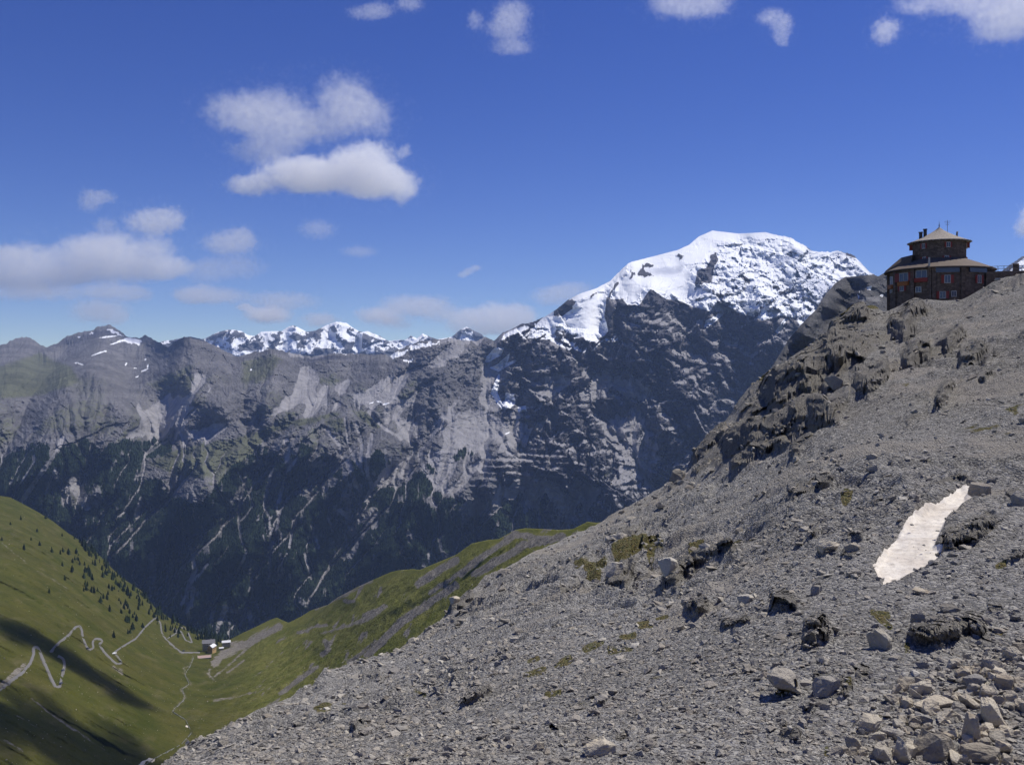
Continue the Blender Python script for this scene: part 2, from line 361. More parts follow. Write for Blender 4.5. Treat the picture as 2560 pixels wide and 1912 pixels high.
LIGHT_LINES = [  # gullies and chutes, half width in photo pixels
    (c1([(540, 1080), (480, 1210), (420, 1300), (300, 1470), (170, 1650)]), 4.6), (c1([(480, 1340), (420, 1480), (390, 1560)]), 2.5), (c1([(300, 1280), (180, 1470), (90, 1600)]), 1.6),
    (c6([(400, 0), (340, 250), (335, 420), (350, 580), (400, 680), (300, 900), (240, 1010)]), 2.6), (c6([(620, 0), (560, 200), (550, 300), (600, 400), (605, 600), (600, 880), (580, 960)]), 2.6),
    (c6([(730, 80), (660, 280), (680, 420), (640, 560), (600, 700), (500, 880), (420, 1020)]), 2.6), (c6([(820, 400), (790, 520), (770, 650)]), 2.4), (c6([(960, 450), (1000, 600), (1020, 660)]), 2.4),
    (c6([(1110, 400), (1140, 520)]), 2.5), (c6([(1240, 500), (1270, 620), (1280, 680)]), 2.3), (c6([(1290, 470), (1350, 560), (1370, 600), (1320, 680), (1280, 750)]), 5), (c6([(1450, 430), (1380, 580)]), 5),
    (c6([(900, 700), (940, 850), (960, 920)]), 2.2), (c6([(750, 690), (680, 820), (660, 960), (660, 1080)]), 2.0), (c6([(215, 1165), (170, 1270), (150, 1370)]), 5), (c6([(270, 1190), (375, 1210), (350, 1340)]), 4), (c6([(420, 1200), (450, 1330)]), 4.5),
    (c6([(640, 1150), (620, 1250), (520, 1300)]), 3), (c6([(1200, 330), (1290, 400)]), 4), (c6([(1500, 320), (1500, 460)]), 7), (c6([(1360, 330), (1380, 420)]), 4), (c6([(1960, 700), (1970, 780)]), 2.4), (c6([(780, 870), (780, 980)]), 2.2),
    (c6([(330, 0), (460, 290), (360, 420)]), 1.6), (c6([(540, 540), (560, 600)]), 2),
    (c2([(900, 920), (920, 1100), (1000, 1280), (1060, 1380)]), 2.4), (c2([(1130, 1050), (1100, 1300), (1100, 1400), (1150, 1500), (1090, 1620)]), 4), (c2([(860, 1180), (930, 1300), (1000, 1500)]), 5), (c2([(1000, 960), (1050, 1150), (1040, 1350)]), 3.5),
    (c2([(1100, 850), (1250, 1000), (1400, 1090)]), 3), (c2([(1520, 960), (1530, 1100)]), 3), (c2([(400, 1100), (410, 1290)]), 5), (c2([(480, 1260), (400, 1400)]), 3), (c2([(1560, 1200), (1580, 1360), (1640, 1440)]), 4), (c2([(290, 1350), (210, 1640)]), 2), (c2([(400, 1430), (340, 1640)]), 2),
    (c2([(1250, 1180), (1270, 1360)]), 2.5), (c2([(700, 1280), (700, 1400)]), 3), (c2([(740, 1000), (850, 1150)]), 3),
    (c5([(850, 900), (855, 1230)]), 2), (c5([(540, 1030), (380, 1200), (240, 1370)]), 1.5), (c5([(200, 1140), (180, 1300), (120, 1460)]), 2), (c5([(980, 860), (1180, 1160)]), 3), (c5([(1080, 830), (1180, 1000)]), 3), (c5([(740, 960), (740, 1090)]), 6),
    (c6([(-60, 1000), (-80, 1150)]), 4.5), (v0([(880, 430), (880, 560), (905, 650)]), 5), (v0([(1110, 400), (1130, 520), (1080, 640), (1090, 790)]), 4), (v0([(1200, 490), (1110, 600), (1050, 720)]), 3), (v0([(1000, 480), (970, 560)]), 2.5), (v0([(430, 50), (500, 150)]), 8), (v0([(820, 110), (790, 210)]), 5),
    (c1([(640, 1450), (740, 1640)]), 9), (c1([(560, 1500), (560, 1640)]), 8),
]
FOREST = [
    c1([(-900, 1560), (-300, 1350), (0, 1265), (180, 1180), (330, 1120), (380, 1150), (440, 1220), (640, 1110), (790, 1110), (860, 1160), (1000, 1130), (1200, 1110), (1450, 1085), (1475, 1190), (1350, 1250), (1250, 1290), (1210, 1400), (1420, 1450), (1470, 1560), (1640, 1652), (1850, 1652)])
    + [(640, 1240), (760, 1300), (1300, 1420), (1320, 1700), (-500, 1700)],
    c2([(-360, 1652), (0, 1300), (150, 1180), (250, 1150), (330, 1260), (480, 1240), (520, 1130), (620, 1160), (650, 1260), (760, 1250), (830, 1330), (950, 1250), (1000, 1340), (1110, 1290), (1180, 1200), (1330, 1310), (1230, 1400), (1180, 1470), (1300, 1510), (1440, 1430), (1560, 1390), (1660, 1500), (1720, 1570), (1780, 1600)])
    + c5([(60, 1010), (160, 960), (220, 1010), (150, 1080), (200, 1190), (350, 1110), (440, 1150), (520, 1060), (640, 990), (690, 930), (740, 960), (720, 1060), (750, 1110), (870, 960), (900, 930), (960, 1010), (880, 1060), (940, 1200), (980, 1300)]) + [(1380, 1700), (400, 1700)],
    c2([(1820, 1250), (1960, 1170), (1980, 1220), (1900, 1290), (1830, 1330)]), c2([(1610, 1330), (1700, 1340), (1690, 1400), (1640, 1410)]),
]
FOREST_THIN = [  # openings: rock shows between the trees
    (c1([(520, 1450), (700, 1420), (860, 1500), (900, 1652), (520, 1652)]), 0.7), (c6([(760, 0), (1150, 60), (1180, 220), (900, 260), (720, 250)]), 0.5), (c6([(1150, 310), (1540, 300), (1540, 460), (1180, 460)]), 0.6), (c6([(30, 1110), (660, 1150), (640, 1300), (60, 1300)]), 0.45),
    (c2([(600, 1200), (900, 1180), (1060, 1400), (1060, 1652), (880, 1652), (700, 1400)]), 0.5), (c2([(300, 1240), (480, 1260), (450, 1600), (300, 1500)]), 0.45), (c6([(350, 60), (480, 30), (560, 140), (480, 250)]), 0.3),
]
GRASS = [
    (c1([(-300, 480), (0, 470), (330, 330), (620, 480), (700, 600), (400, 700), (0, 760)]), 0.8), (c1([(1250, 1300), (1500, 1150), (1900, 1080), (2203, 1050), (2203, 1240), (1900, 1500), (1500, 1400)]), 0.75), (c2([(-100, 1080), (500, 920), (900, 830), (880, 900), (600, 980), (300, 1050), (0, 1280)]), 0.8),
    (c2([(900, 830), (1100, 800), (1300, 950), (1400, 1090), (1200, 1050), (1000, 950)]), 0.6), (c2([(700, 900), (920, 880), (900, 1060), (780, 1050)]), 0.7), (c1([(380, 850), (700, 700), (1100, 900), (1000, 1090), (500, 1080), (200, 1130)]), 0.5), (c1([(-400, 1000), (0, 980), (300, 900), (100, 1150), (-300, 1300)]), 0.55),
    (c1([(1200, 600), (1500, 480), (1800, 400), (1640, 560), (1400, 700)]), 0.6), (c2([(0, 400), (300, 350), (400, 420), (250, 600), (0, 700)]), 0.6), (c5([(600, 1000), (860, 930), (960, 1100), (1000, 1260), (500, 1200)]), 0.7), (c5([(1250, 980), (1480, 690), (1500, 700), (1400, 850), (1280, 990)]), 0.9),
    (c5([(1820, 860), (1960, 780), (1970, 820), (1860, 890)]), 0.9),
]
BULGE = [  # traced ridges (metres towards the viewer) and hollows (negative)
    ([(1111, 850), (1120, 950), (1110, 1050), (1090, 1090)], 55, 260), ([(1180, 860), (1190, 960)], 30, 120), ([(218, 935), (180, 1000), (150, 1080), (100, 1200)], 60, 260), ([(230, 940), (330, 1040)], 26, 120), ([(490, 930), (480, 1000), (450, 1060)], 24, 150),
    ([(540, 940), (530, 1000), (560, 1030)], 20, 110), ([(681, 876), (690, 940), (672, 1010)], 26, 170), ([(905, 1020), (905, 1150), (920, 1250)], 80, 240), ([(740, 1050), (600, 1130), (480, 1260)], 60, 170), ([(760, 1110), (740, 1230), (700, 1400)], 60, 150), ([(1000, 1150), (1020, 1230)], 50, 120),
    ([(1626, 725), (1632, 820), (1600, 950)], 30, 230), ([(1765, 680), (1790, 760), (1810, 850), (1790, 960)], 34, 220), ([(1575, 665), (1582, 780), (1590, 900)], 20, 170), ([(1519, 740), (1516, 800), (1524, 860)], 18, -150), ([(1460, 760), (1470, 860), (1430, 960)], 36, 120),
    ([(1365, 930), (1352, 1000), (1345, 1060)], 20, 90), ([(1225, 900), (1235, 1020), (1180, 1080)], 55, -60), ([(1250, 1150), (1380, 1190)], 60, 170), ([(1600, 1000), (1620, 1100)], 40, -50), ([(1690, 980), (1640, 1080), (1580, 1180)], 30, 70), ([(1900, 760), (1880, 860), (1830, 960)], 40, 170),
    ([(2000, 640), (1985, 760), (1950, 850)], 36, 150), ([(1870, 690), (1900, 720)], 22, 140), ([(410, 1010), (390, 1080)], 45, -160), ([(350, 900), (330, 950)], 40, -150), ([(300, 1150), (250, 1400)], 70, 150), ([(420, 1150), (440, 1450)], 60, -90), ([(850, 960), (760, 1000)], 60, -140), ([(1030, 1080), (990, 1180), (960, 1290)], 40, -150),
    ([(1100, 1230), (1040, 1330)], 60, 160), ([(1440, 1260), (1400, 1330)], 30, -120), ([(60, 930), (150, 960)], 40, 120), ([(120, 1030), (20, 1130)], 40, -110), ([(520, 1240), (500, 1500)], 40, 130), ([(620, 1250), (600, 1500)], 34, 110), ([(730, 1400), (760, 1500)], 34, 110),
]

def mountain_masks(px, py, X, Z, hollow, flow, sl=None):
    wx = 16 * fbm(X / 260, Z / 260, 0.3, 5, .6); wy = 16 * fbm(X / 260, Z / 260, 7.3, 5, .6)
    x = px + wx; y = py + wy
    xs = px + 0.3 * wx; ys = py + 0.3 * wy
    brk = fbm(X / 75, Z / 120, 12.3, 5, .62); brkv = fbm(X / 45, Z / 230, 15.3, 4, .6)
    def rough(m, n, a=.9): return sstep(.36, .64, m + a * n * (1 - np.abs(2 * m - 1)) * 1.6)
    snow = np.zeros_like(px)
    for p in SNOW_FULL: snow = np.maximum(snow, polymask(xs, ys, p, 3.0))
    mixn = 0.55 * fbm(X / 90 + Z / 160, Z / 42, 1.7, 5, 0.6) + 0.45 * fbm(X / 260, Z / 200, 4.7, 3)
    mixn = mixn * (1.5 if sl is None else 1.0) + (0 if sl is None else .42 * np.clip(sl - 1.25, -1, 1) + .3 * fbm(X / 28, Z / 20, 51., 3, .6))
    for p, a in SNOW_MIX:
        m = polymask(x, y, p, 10)
        snow = np.maximum(snow, m * sstep(-0.10, 0.10, mixn + (a - 0.5) * 1.1))
    for bits, o in ((SNOW_BITS1, 0), (SNOW_BITS2, 600)):
        for cx_, cy_, a, b_, ang in bits:
            qx = o + cx_ / 3.442; qy = 780 + cy_ / 3.442; a2 = a / 3.442; b2 = b_ / 3.442; t = math.radians(ang)
            ux = (xs - qx) * math.cos(t) + (ys - qy) * math.sin(t); uy = -(xs - qx) * math.sin(t) + (ys - qy) * math.cos(t)
            snow = np.maximum(snow, 1 - sstep(0.75, 1.25, np.sqrt((ux / a2) ** 2 + (uy / b2) ** 2)))
    for p in ROCK_IN_SNOW: snow = snow * (1 - sstep(.52, .8, polymask(xs, ys, p, 11) + 1.3 * brk * (polymask(xs, ys, p, 16) > .02)))
    scree = np.zeros_like(px)
    for p in SCREE: scree = np.maximum(scree, polymask(x, y, p, 46, 4))
    scree = sstep(.42, .68, .95 * scree + .28 * hollow * sstep(.05, .5, scree + .15) + .45 * brk * (1 - .6 * scree) + .2 * brkv) * (0.8 + 0.4 * brkv)
    light = np.zeros_like(px)
    lx = px + 0.4 * wx; ly = py + 0.4 * wy
    for p, w in LIGHT_LINES: light = np.maximum(light, linemask(lx, ly, p, w * (1.3 + .5 * brk) + .5, 1.5) * (.66 + .35 * brk))
    forest = np.zeros_like(px)
    for p in FOREST: forest = np.maximum(forest, polymask(x, y, p, 26, -2))
    forest = sstep(.36, .6, forest * 1.05 - .22 * np.clip(flow - .62, 0, 1) * 3 + .5 * brk * (1 - .4 * forest) - .12 * hollow)
    light = np.maximum(light, sstep(.80, .90, flow + .1 * brk) * sstep(1080, 1140, py) * .62)
    clr = fbm(X / 70, Z / 130, 9.9, 4)
    for p, a in FOREST_THIN:
        forest = forest * (1 - polymask(x, y, p, 14) * sstep(-0.25, 0.25, clr + (a - 0.5)))
    forest = forest * (1 - 0.8 * sstep(0.2, 0.4, clr)) * (1 - 0.7 * sstep(.22, .4, brkv)) * (1 - np.clip(light * 1.3, 0, 1))
    scree = np.maximum(scree, light)
    if sl is not None: scree = np.maximum(scree, (.75 * sstep(1.8, 3.4, sl + .8 * brk)) * (1 - forest) * (.4 + .6 * sstep(1180, 1320, px)))
    grass = np.zeros_like(px)
    for p, a in GRASS: grass = np.maximum(grass, a * polymask(x, y, p, 22))
    # meadow between trees and thin turf elsewhere at mid height
    left = 1 - sstep(1050, 1250, px)
    grass = np.maximum(grass, left * sstep(880, 960, py) * (0.36 + 0.5 * fbm(X / 350, Z / 250, 2.2, 4)))
    grass = grass * (1 - 0.8 * scree)
    scree = scree * (1 - forest)
    return snow, scree, forest, np.clip(grass, 0, 1)

def smooth_table(x, xs, ys, sig):
    gx = np.arange(-2000, -300, 4.0); gy = np.interp(gx, xs, ys); n = int(3 * sig / 4); k = np.exp(-.5 * (np.arange(-n, n + 1) * 4 / sig) ** 2); k /= k.sum()
    lo = gy[0] + (gy[1] - gy[0]) * np.arange(-n, 0); hi = gy[-1] + (gy[-1] - gy[-2]) * np.arange(1, n + 1)
    return np.interp(x, gx, np.convolve(np.concatenate([lo, gy, hi]), k, 'valid'))
def mountain_depth(px, py0):
    py = py0 + 34 * fbm(px / 210, py0 / 260, 61.1, 3)
    a = smooth_table(-py, [-1720, -1400, -1120, -1000, -900, -800, -700, -560], [4150, 4600, 5200, 5700, 6200, 6600, 7050, 8050], 36)
    a2 = smooth_table(-py, [-1720, -1400, -1120, -1000, -900, -800, -730, -660, -560], [4350, 4800, 5420, 5760, 6080, 6400, 6650, 7150, 7950], 24)
    k = sstep(1180, 1450, px); a = a * (1 - k) + a2 * k
    a = a - 0.02 * np.clip(px - 1250, 0, 900) * sstep(680, 790, py) * sstep(1300, 1150, py)
    far = smooth_table(-py, [-1100, -1000, -950, -900, -850, -800], [0, 120, 500, 1250, 2500, 3900], 34) * (1 - sstep(330, 480, px))
    far2 = smooth_table(-py, [-1000, -950, -870], [0, 100, 500], 30) * sstep(330, 480, px) * (1 - sstep(950, 1150, px))
    d = a + far + far2 + 250 * np.sin((px - 300) / 420) * sstep(1700, 1200, py) * (1 - sstep(1150, 1350, px))
    lf = 1.45 - .65 * sstep(1130, 1230, px)
    for poly, sig, amp in BULGE: d = d - lf * amp * gauss(px, py0, poly, sig)
    return d

def blur(a, n, axis):
    k = np.ones(2 * n + 1) / (2 * n + 1)
    for _ in range(2):
        p = np.pad(a, [(n + 1, n) if i == axis else (0, 0) for i in range(2)], mode='edge'); c = np.cumsum(p, axis=axis, dtype=np.float64)
        a = (np.take(c, range(2 * n + 1, c.shape[axis]), axis) - np.take(c, range(0, c.shape[axis] - 2 * n - 1), axis)) / (2 * n + 1)
    return a.astype(np.float32)
def erode(d, K, iters, T, beta=.22, ex=.42):
    """runoff carves gullies down the wall: water is routed row by row into the hollows below"""
    nr, nc = d.shape; d = d.astype(np.float32).copy(); r_ = np.random.default_rng(4)
    for it in range(iters):
        acc = np.ones((nr, nc), np.float32); jit = r_.normal(0, 1.5, (nr, nc)).astype(np.float32)
        for r in range(nr - 1):
            n = d[r + 1] + jit[r]; l = np.roll(n, 1); q = np.roll(n, -1)
            wl = np.exp(np.clip(beta * (l - n), -6, 6)); wr = np.exp(np.clip(beta * (q - n), -6, 6)); a = acc[r] / (1 + wl + wr)
            acc[r + 1] += a + np.roll(a * wl, -1) + np.roll(a * wr, 1)
        E = K * np.clip(np.minimum(acc, 900) ** ex - 1.9, 0, None)
        d += E - blur(E, 30, 1)
        d[1:-1, 1:-1] += .035 * (d[:-2, 1:-1] + d[2:, 1:-1] + d[1:-1, :-2] + d[1:-1, 2:] - 4 * d[1:-1, 1:-1])
        for _ in range(4):
            g = np.diff(d, axis=1); e = np.sign(g) * np.clip(np.abs(g) - T, 0, None) * .3
            d[:, :-1] += e; d[:, 1:] -= e
    return d, acc
def build_mountain():
    nc, nr = 1440, 400
    px = np.linspace(-450, 2760, nc)
    cr = np.interp(px, cxs[:, 0], cxs[:, 1])
    rocky = 1 - sstep(1560, 1600, px) * (1 - sstep(1930, 1960, px)) * 0.95
    rocky = rocky * (1 - 0.8 * sstep(1340, 1400, px) * (1 - sstep(1520, 1560, px)))
    cr = cr + rocky * (3.6 * fbm(px / 24, 0.5, 0.1, 4, 0.6) - 5.5 * (ridged(px / 30, 7.7, .3, 3) - .45) + 1.8 * perlin(px / 5.2, 3.1, 0.7))
    t = np.linspace(0, 1, nr)[:, None]
    py = cr[None, :] + t * (1720 - cr[None, :]); px = np.broadcast_to(px, py.shape).copy()
    py = py.astype(np.float32); px = px.astype(np.float32)
    d = mountain_depth(px, py)
    X = (px - CX) / F * 6300; Z = (HY - py) / F * 6300     # noise space: one scale over the whole wall
    ort = sstep(1180, 1320, px); edge = sstep(0.0, 0.02, t)
    glac = np.zeros_like(px)
    for p in SNOW_FULL[:1]: glac = np.maximum(glac, polymask(px, py, p, 22, -6))
    soft = np.zeros_like(px)
    for p in SCREE: soft = np.maximum(soft, polymask(px, py, p, 40))
    wX = X + 60 * fbm(X / 420, Z / 420, 0.5, 3); wZ = Z + 60 * fbm(X / 420, Z / 420, 5.5, 3)
    rough0 = np.clip(1 - .9 * glac - .75 * soft, .08, 1)
    sk = .95 - 1.3 * ort; sX = wX - sk * wZ
    big = ridged(sX / 700, wZ / 1100, d / 4000, 3) - 0.45; mid = ridged(sX / 210, wZ / 300, 3.1, 4) - 0.42
    w1 = .62 - worley(sX / 430, wZ / 640, 1)[0]; w2 = .62 - worley(sX / 150, wZ / 190, 2)[0]
    amp_ = 1 + sstep(980, 860, py) * (1 - sstep(330, 480, px)) * 1.3
    d = d - amp_ * (.95 + .05 * ort) * (330 * big * (.5 + .5 * rough0) + (360 * w1 + 120 * w2 * (.6 + .2 * ort) + 90 * mid) * rough0) * edge
    base = mountain_depth(px, py).astype(np.float32)
    res, acc = erode(d - base, (.50 * (1 - .95 * glac) * (1 - .7 * soft) * sstep(6900, 5900, d) * (1 - ort * sstep(820, 730, py)) * (.6 + .4 * sstep(1000, 1130, py))).astype(np.float32), 30, 9.5)
    d = base + res
    hollow = res - blur(blur(res, 14, 1), 10, 0); hollow = np.clip(hollow / 28, -1, 1)
    flow = np.log(acc) / np.log(300.0)
    snow, scree, forest, grass = mountain_masks(px, py, X, Z, hollow, flow)
    rock = np.clip(1 - 0.9 * scree - 0.92 * glac - 0.5 * grass - 0.4 * forest, 0.04, 1)
    w3 = 1.1 * facets(wX / 80 + .5 * wZ / 80, wZ / 60, 3) + .5 * facets(wX / 34 - .3 * wZ / 34, wZ / 26, 6)
    w2f = facets(sX / 270, wZ / 230, 5)
    blk = ridged(wX / 95 + wZ / 260, wZ / 60, 8.1, 4) - 0.42
    fin = fbm(X / 34, Z / 24, 2.2, 4, 0.62)
    zz = (Z + 0.16 * X + 22 * fbm(X / 300, Z / 300, 6.1, 3)) / 52.0
    saw = (zz - np.floor(zz)); strata = np.where(saw < .65, saw / .65, (1 - saw) / .35)
    wig = sstep(-0.2, 0.3, fbm(X / 240, Z / 120, 3.3, 3))
    band = polymask(px, py, STRATA, 20); rock = rock * (1 - .5 * band)
    z2 = (Z + .05 * X + 16 * fbm(X / 200, Z / 120, 16.1, 4)) / 44.0; s2 = z2 - np.floor(z2); s2 = np.where(s2 < .6, s2 / .6, (1 - s2) / .4)
    d = d - (46 * (s2 - .5) * band + 150 * w2f * rock * (.2 + .8 * ort) + (10 * fin + 12 * blk) * (1 - glac) + (50 * w3 * (1 + .3 * ort) + 36 * blk * (1 + 1.0 * ort)) * rock * (.3 + .7 * ort) + (28 + 14 * ort) * fin * rock + 24 * (strata - .5) * rock * wig * (.15 + .85 * ort)) * edge
    d = d - (9 * (ridged(wX / 150, wZ / 34, 12.2, 3) - .45) + 14 * (ridged(wX / 330, wZ / 120, 13.2, 3) - .45)) * glac * edge
    dz = np.gradient((HY - py) / F * d, axis=0); sl = blur(np.gradient(d, axis=0) / np.where(np.abs(dz) < .3, -.3, dz), 1, 0)
    sl = np.clip(sl, -4, 12); sl = 1.3 + (sl - blur(blur(sl, 26, 1), 26, 0)) * np.clip(1.6 / np.maximum(blur(blur(sl, 26, 1), 26, 0), .8), .1, 1)
    snow, scree, forest, grass = mountain_masks(px, py, X, Z, hollow, flow, sl)
    lines = np.zeros_like(px)
    for p, w in LIGHT_LINES: lines = np.maximum(lines, linemask(px, py, p, w + 2, 4))
    d = d + 14 * lines
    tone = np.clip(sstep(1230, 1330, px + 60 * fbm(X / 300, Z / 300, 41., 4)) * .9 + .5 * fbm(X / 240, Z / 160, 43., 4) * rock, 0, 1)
    V = world(px, py, d)
    # far side of the crest
    dc = d[0]; back = [np.stack([(px[0] - CX) / F * dc * (1 + 0.05 * k), dc * (1 + 0.05 * k), V[0, :, 2] - 190 * k ** 1.15], -1) for k in (4, 3, 2, 1, 0.3)]
    V = np.concatenate([np.stack(back), V]); k = len(back)
    z = lambda a: np.concatenate([np.repeat(a[:1], k, 0), a])
    at = rgba(z(snow), z(scree), z(forest), z(grass))
    m = mat_mountain('mountain rock', (0.132, 0.13, 0.134), (0.228, 0.222, 0.224), (0.285, 0.277, 0.28), (0.112, 0.12, 0.068))
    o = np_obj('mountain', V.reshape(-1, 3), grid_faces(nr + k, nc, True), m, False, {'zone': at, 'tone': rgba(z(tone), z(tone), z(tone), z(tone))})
    tag(o, kind='structure')
    # forest: trees sampled where the forest mask is set
    w = (forest > 0.6) & (py > 1000) & (px > -250) & (px < 1700)
    idx = np.flatnonzero(w.ravel()); n = min(52000, len(idx) * 2)
    pick = rng.choice(idx, n)
    P = world((px.ravel()[pick] + rng.uniform(-1.2, 1.2, n)), (py.ravel()[pick] + rng.uniform(-1, 1, n)), d.ravel()[pick])
    forest_mesh(P)

def forest_mesh(P):
    n = len(P); k = 5
    h = rng.uniform(9, 18, n); r = h * rng.uniform(0.16, 0.26, n); a0 = rng.uniform(0, 6.28, n)
    ang = a0[:, None] + np.arange(k)[None] * 2 * np.pi / k
    jr = r[:, None] * rng.uniform(0.75, 1.25, (n, k))
    ring = np.stack([P[:, None, 0] + jr * np.cos(ang), P[:, None, 1] + jr * np.sin(ang), P[:, None, 2] + (0.12 * h)[:, None] * rng.uniform(0, 1.6, (n, k))], -1)
    tip = P + np.stack([rng.normal(0, .4, n), rng.normal(0, .4, n), h], -1)
    base = P - np.array([0, 0, 3.0])
    V = np.concatenate([ring, tip[:, None], base[:, None]], 1).reshape(-1, 3)
    b = np.arange(n)[:, None] * (k + 2)
    f = []
    for i in range(k):
        f.append(np.stack([b[:, 0] + i, b[:, 0] + (i + 1) % k, b[:, 0] + k], -1))
        f.append(np.stack([b[:, 0] + (i + 1) % k, b[:, 0] + i, b[:, 0] + k + 1], -1))
    tint = np.repeat(rng.uniform(0, 1, n), k + 2)
    o = np_obj('forest', V, np.concatenate(f), conifer_mat(), False, {'tint': rgba(tint, tint, tint, tint)})
    tag(o, 'dark conifer forest covering the lower mountain sides', 'forest', kind='stuff')

_conifer = []
def conifer_mat():
    if _conifer: return _conifer[0]
    m, nt = new_mat('conifer needles'); b = NB(nt)
    at = b.n('ShaderNodeAttribute', attribute_name='tint')
    oi = b.n('ShaderNodeObjectInfo').outputs['Random']
    f = b.math('FRACT', b.math('ADD', at.outputs['Fac'], oi))
    c = b.mix(f, (0.012, 0.022, 0.012), (0.034, 0.05, 0.022))
    b.out(c, 0.9, None, 0.1)
    _conifer.append(m); return m

# ------------------------------------------------------------------ FAR SNOWY RANGE
FAR_CREST = (c1([(1000, 330), (1300, 290), (1400, 250), (1480, 240), (1630, 210), (1750, 235), (1850, 185), (1920, 160), (2000, 150), (2080, 165), (2120, 190)])
             + c2([(80, 200), (130, 205), (180, 170), (270, 165), (360, 165), (400, 135), (455, 112), (520, 140), (570, 170), (650, 160), (730, 120), (830, 82), (920, 95), (980, 140), (1040, 170), (1100, 165), (1200, 205), (1280, 250), (1360, 240), (1430, 240), (1470, 200), (1520, 230),
                   (1570, 185), (1640, 215), (1700, 235), (1820, 215), (1900, 150), (1950, 125), (2010, 160), (2080, 190), (2110, 230), (2300, 300)]))
FAR_SNOW = [c2([(360, 200), (400, 135), (455, 112), (480, 150), (420, 210)]), c2([(670, 240), (740, 230), (800, 280), (790, 315), (690, 310)]), c2([(1060, 180), (1100, 165), (1260, 240), (1240, 250), (1120, 205)]), c2([(0, 360), (170, 320), (60, 390), (0, 395)]), c2([(390, 310), (500, 250), (480, 330), (400, 345)]),
            c2([(1430, 265), (1540, 250), (1500, 290)]), c2([(1540, 200), (1580, 190), (1630, 225), (1560, 240)]), c1([(1880, 300), (2000, 340), (2203, 330), (2070, 395), (1960, 370)]), c2([(1030, 180), (1060, 180), (1040, 350), (960, 350)])]
def build_far_range():
    nc, nr = 760, 90
    px = np.linspace(270, 1300, nc); a = np.array(sorted(FAR_CREST))
    cr = np.interp(px, a[:, 0], a[:, 1]) + 1.6 * fbm(px / 12, 0.2, 0.9, 4, .6) + 0.8 * perlin(px / 3.1, 0.6, 0.2)
    t = np.linspace(0, 1, nr)[:, None]
    py = cr[None] + t * (985 - cr[None]); px = np.broadcast_to(px, py.shape).copy()
    d = 13800 - (py - 800) * 12
    X = (px - CX) / F * d; Z = (HY - py) / F * d
    big = ridged(X / 700, Z / 800, 0.4, 4) - .45; mid = ridged((X + .4 * Z) / 240, Z / 320, 1.4, 5) - .45
    for p, s, am in (([(841, 804), (860, 850), (850, 890)], 16, 300), ([(732, 812), (740, 870)], 14, 220), ([(575, 824), (590, 880)], 20, 200), ([(1166, 816), (1170, 860)], 12, 150), ([(905, 830), (930, 880)], 12, 160), ([(890, 830), (900, 885)], 6, -120), ([(790, 826), (770, 880)], 10, 160)):
        d = d - am * gauss(px, py, p, s)
    d = d - (200 * big + 420 * (.6 - worley((X + .3 * Z) / 520, Z / 560, 9)[0]) + 190 * mid + 90 * facets(X / 150, Z / 120, 10) + 50 * fbm(X / 70, Z / 60, 4.4, 4, .6)) * sstep(0, .03, t)
    V = world(px, py, d)
    snow = np.zeros_like(px)
    wx = 3 * fbm(X / 200, Z / 200, 0.3, 3)
    for p in FAR_SNOW: snow = np.maximum(snow, polymask(px + wx, py + wx, p, 2.5))
    n = fbm((X + .7 * Z) / 190, (Z - .3 * X) / 130, 2.9, 5, .66) * 1.5 - .9 * mid
    frac = itp(px, [(270, -.1), (420, .05), (560, .1), (640, .12), (900, .16), (1000, .0), (1130, -.02), (1300, -.2)])
    frac = frac - .02 - 0.5 * sstep(872, 905, py)
    snow = np.maximum(snow, sstep(-.1, .1, n + frac))
    dc = d[0]; back = [np.stack([(px[0] - CX) / F * dc * (1 + .04 * k), dc * (1 + .04 * k), V[0, :, 2] - 260 * k], -1) for k in (3, 2, 1)]
    V = np.concatenate([np.stack(back), V]); z = lambda q: np.concatenate([np.repeat(q[:1], 3, 0), q])
    zz = np.zeros_like(snow)
    m = mat_mountain('far rock', (0.12, 0.125, 0.14), (0.2, 0.2, 0.215), (0.24, 0.24, 0.25), (0.1, 0.1, 0.06), k=0.6)
    o = np_obj('snowy_mountains', V.reshape(-1, 3), grid_faces(nr + 3, nc, True), m, True, {'zone': rgba(z(snow), zz[:1].repeat(nr + 3, 0), zz[:1].repeat(nr + 3, 0), zz[:1].repeat(nr + 3, 0))})
    tag(o, kind='structure')

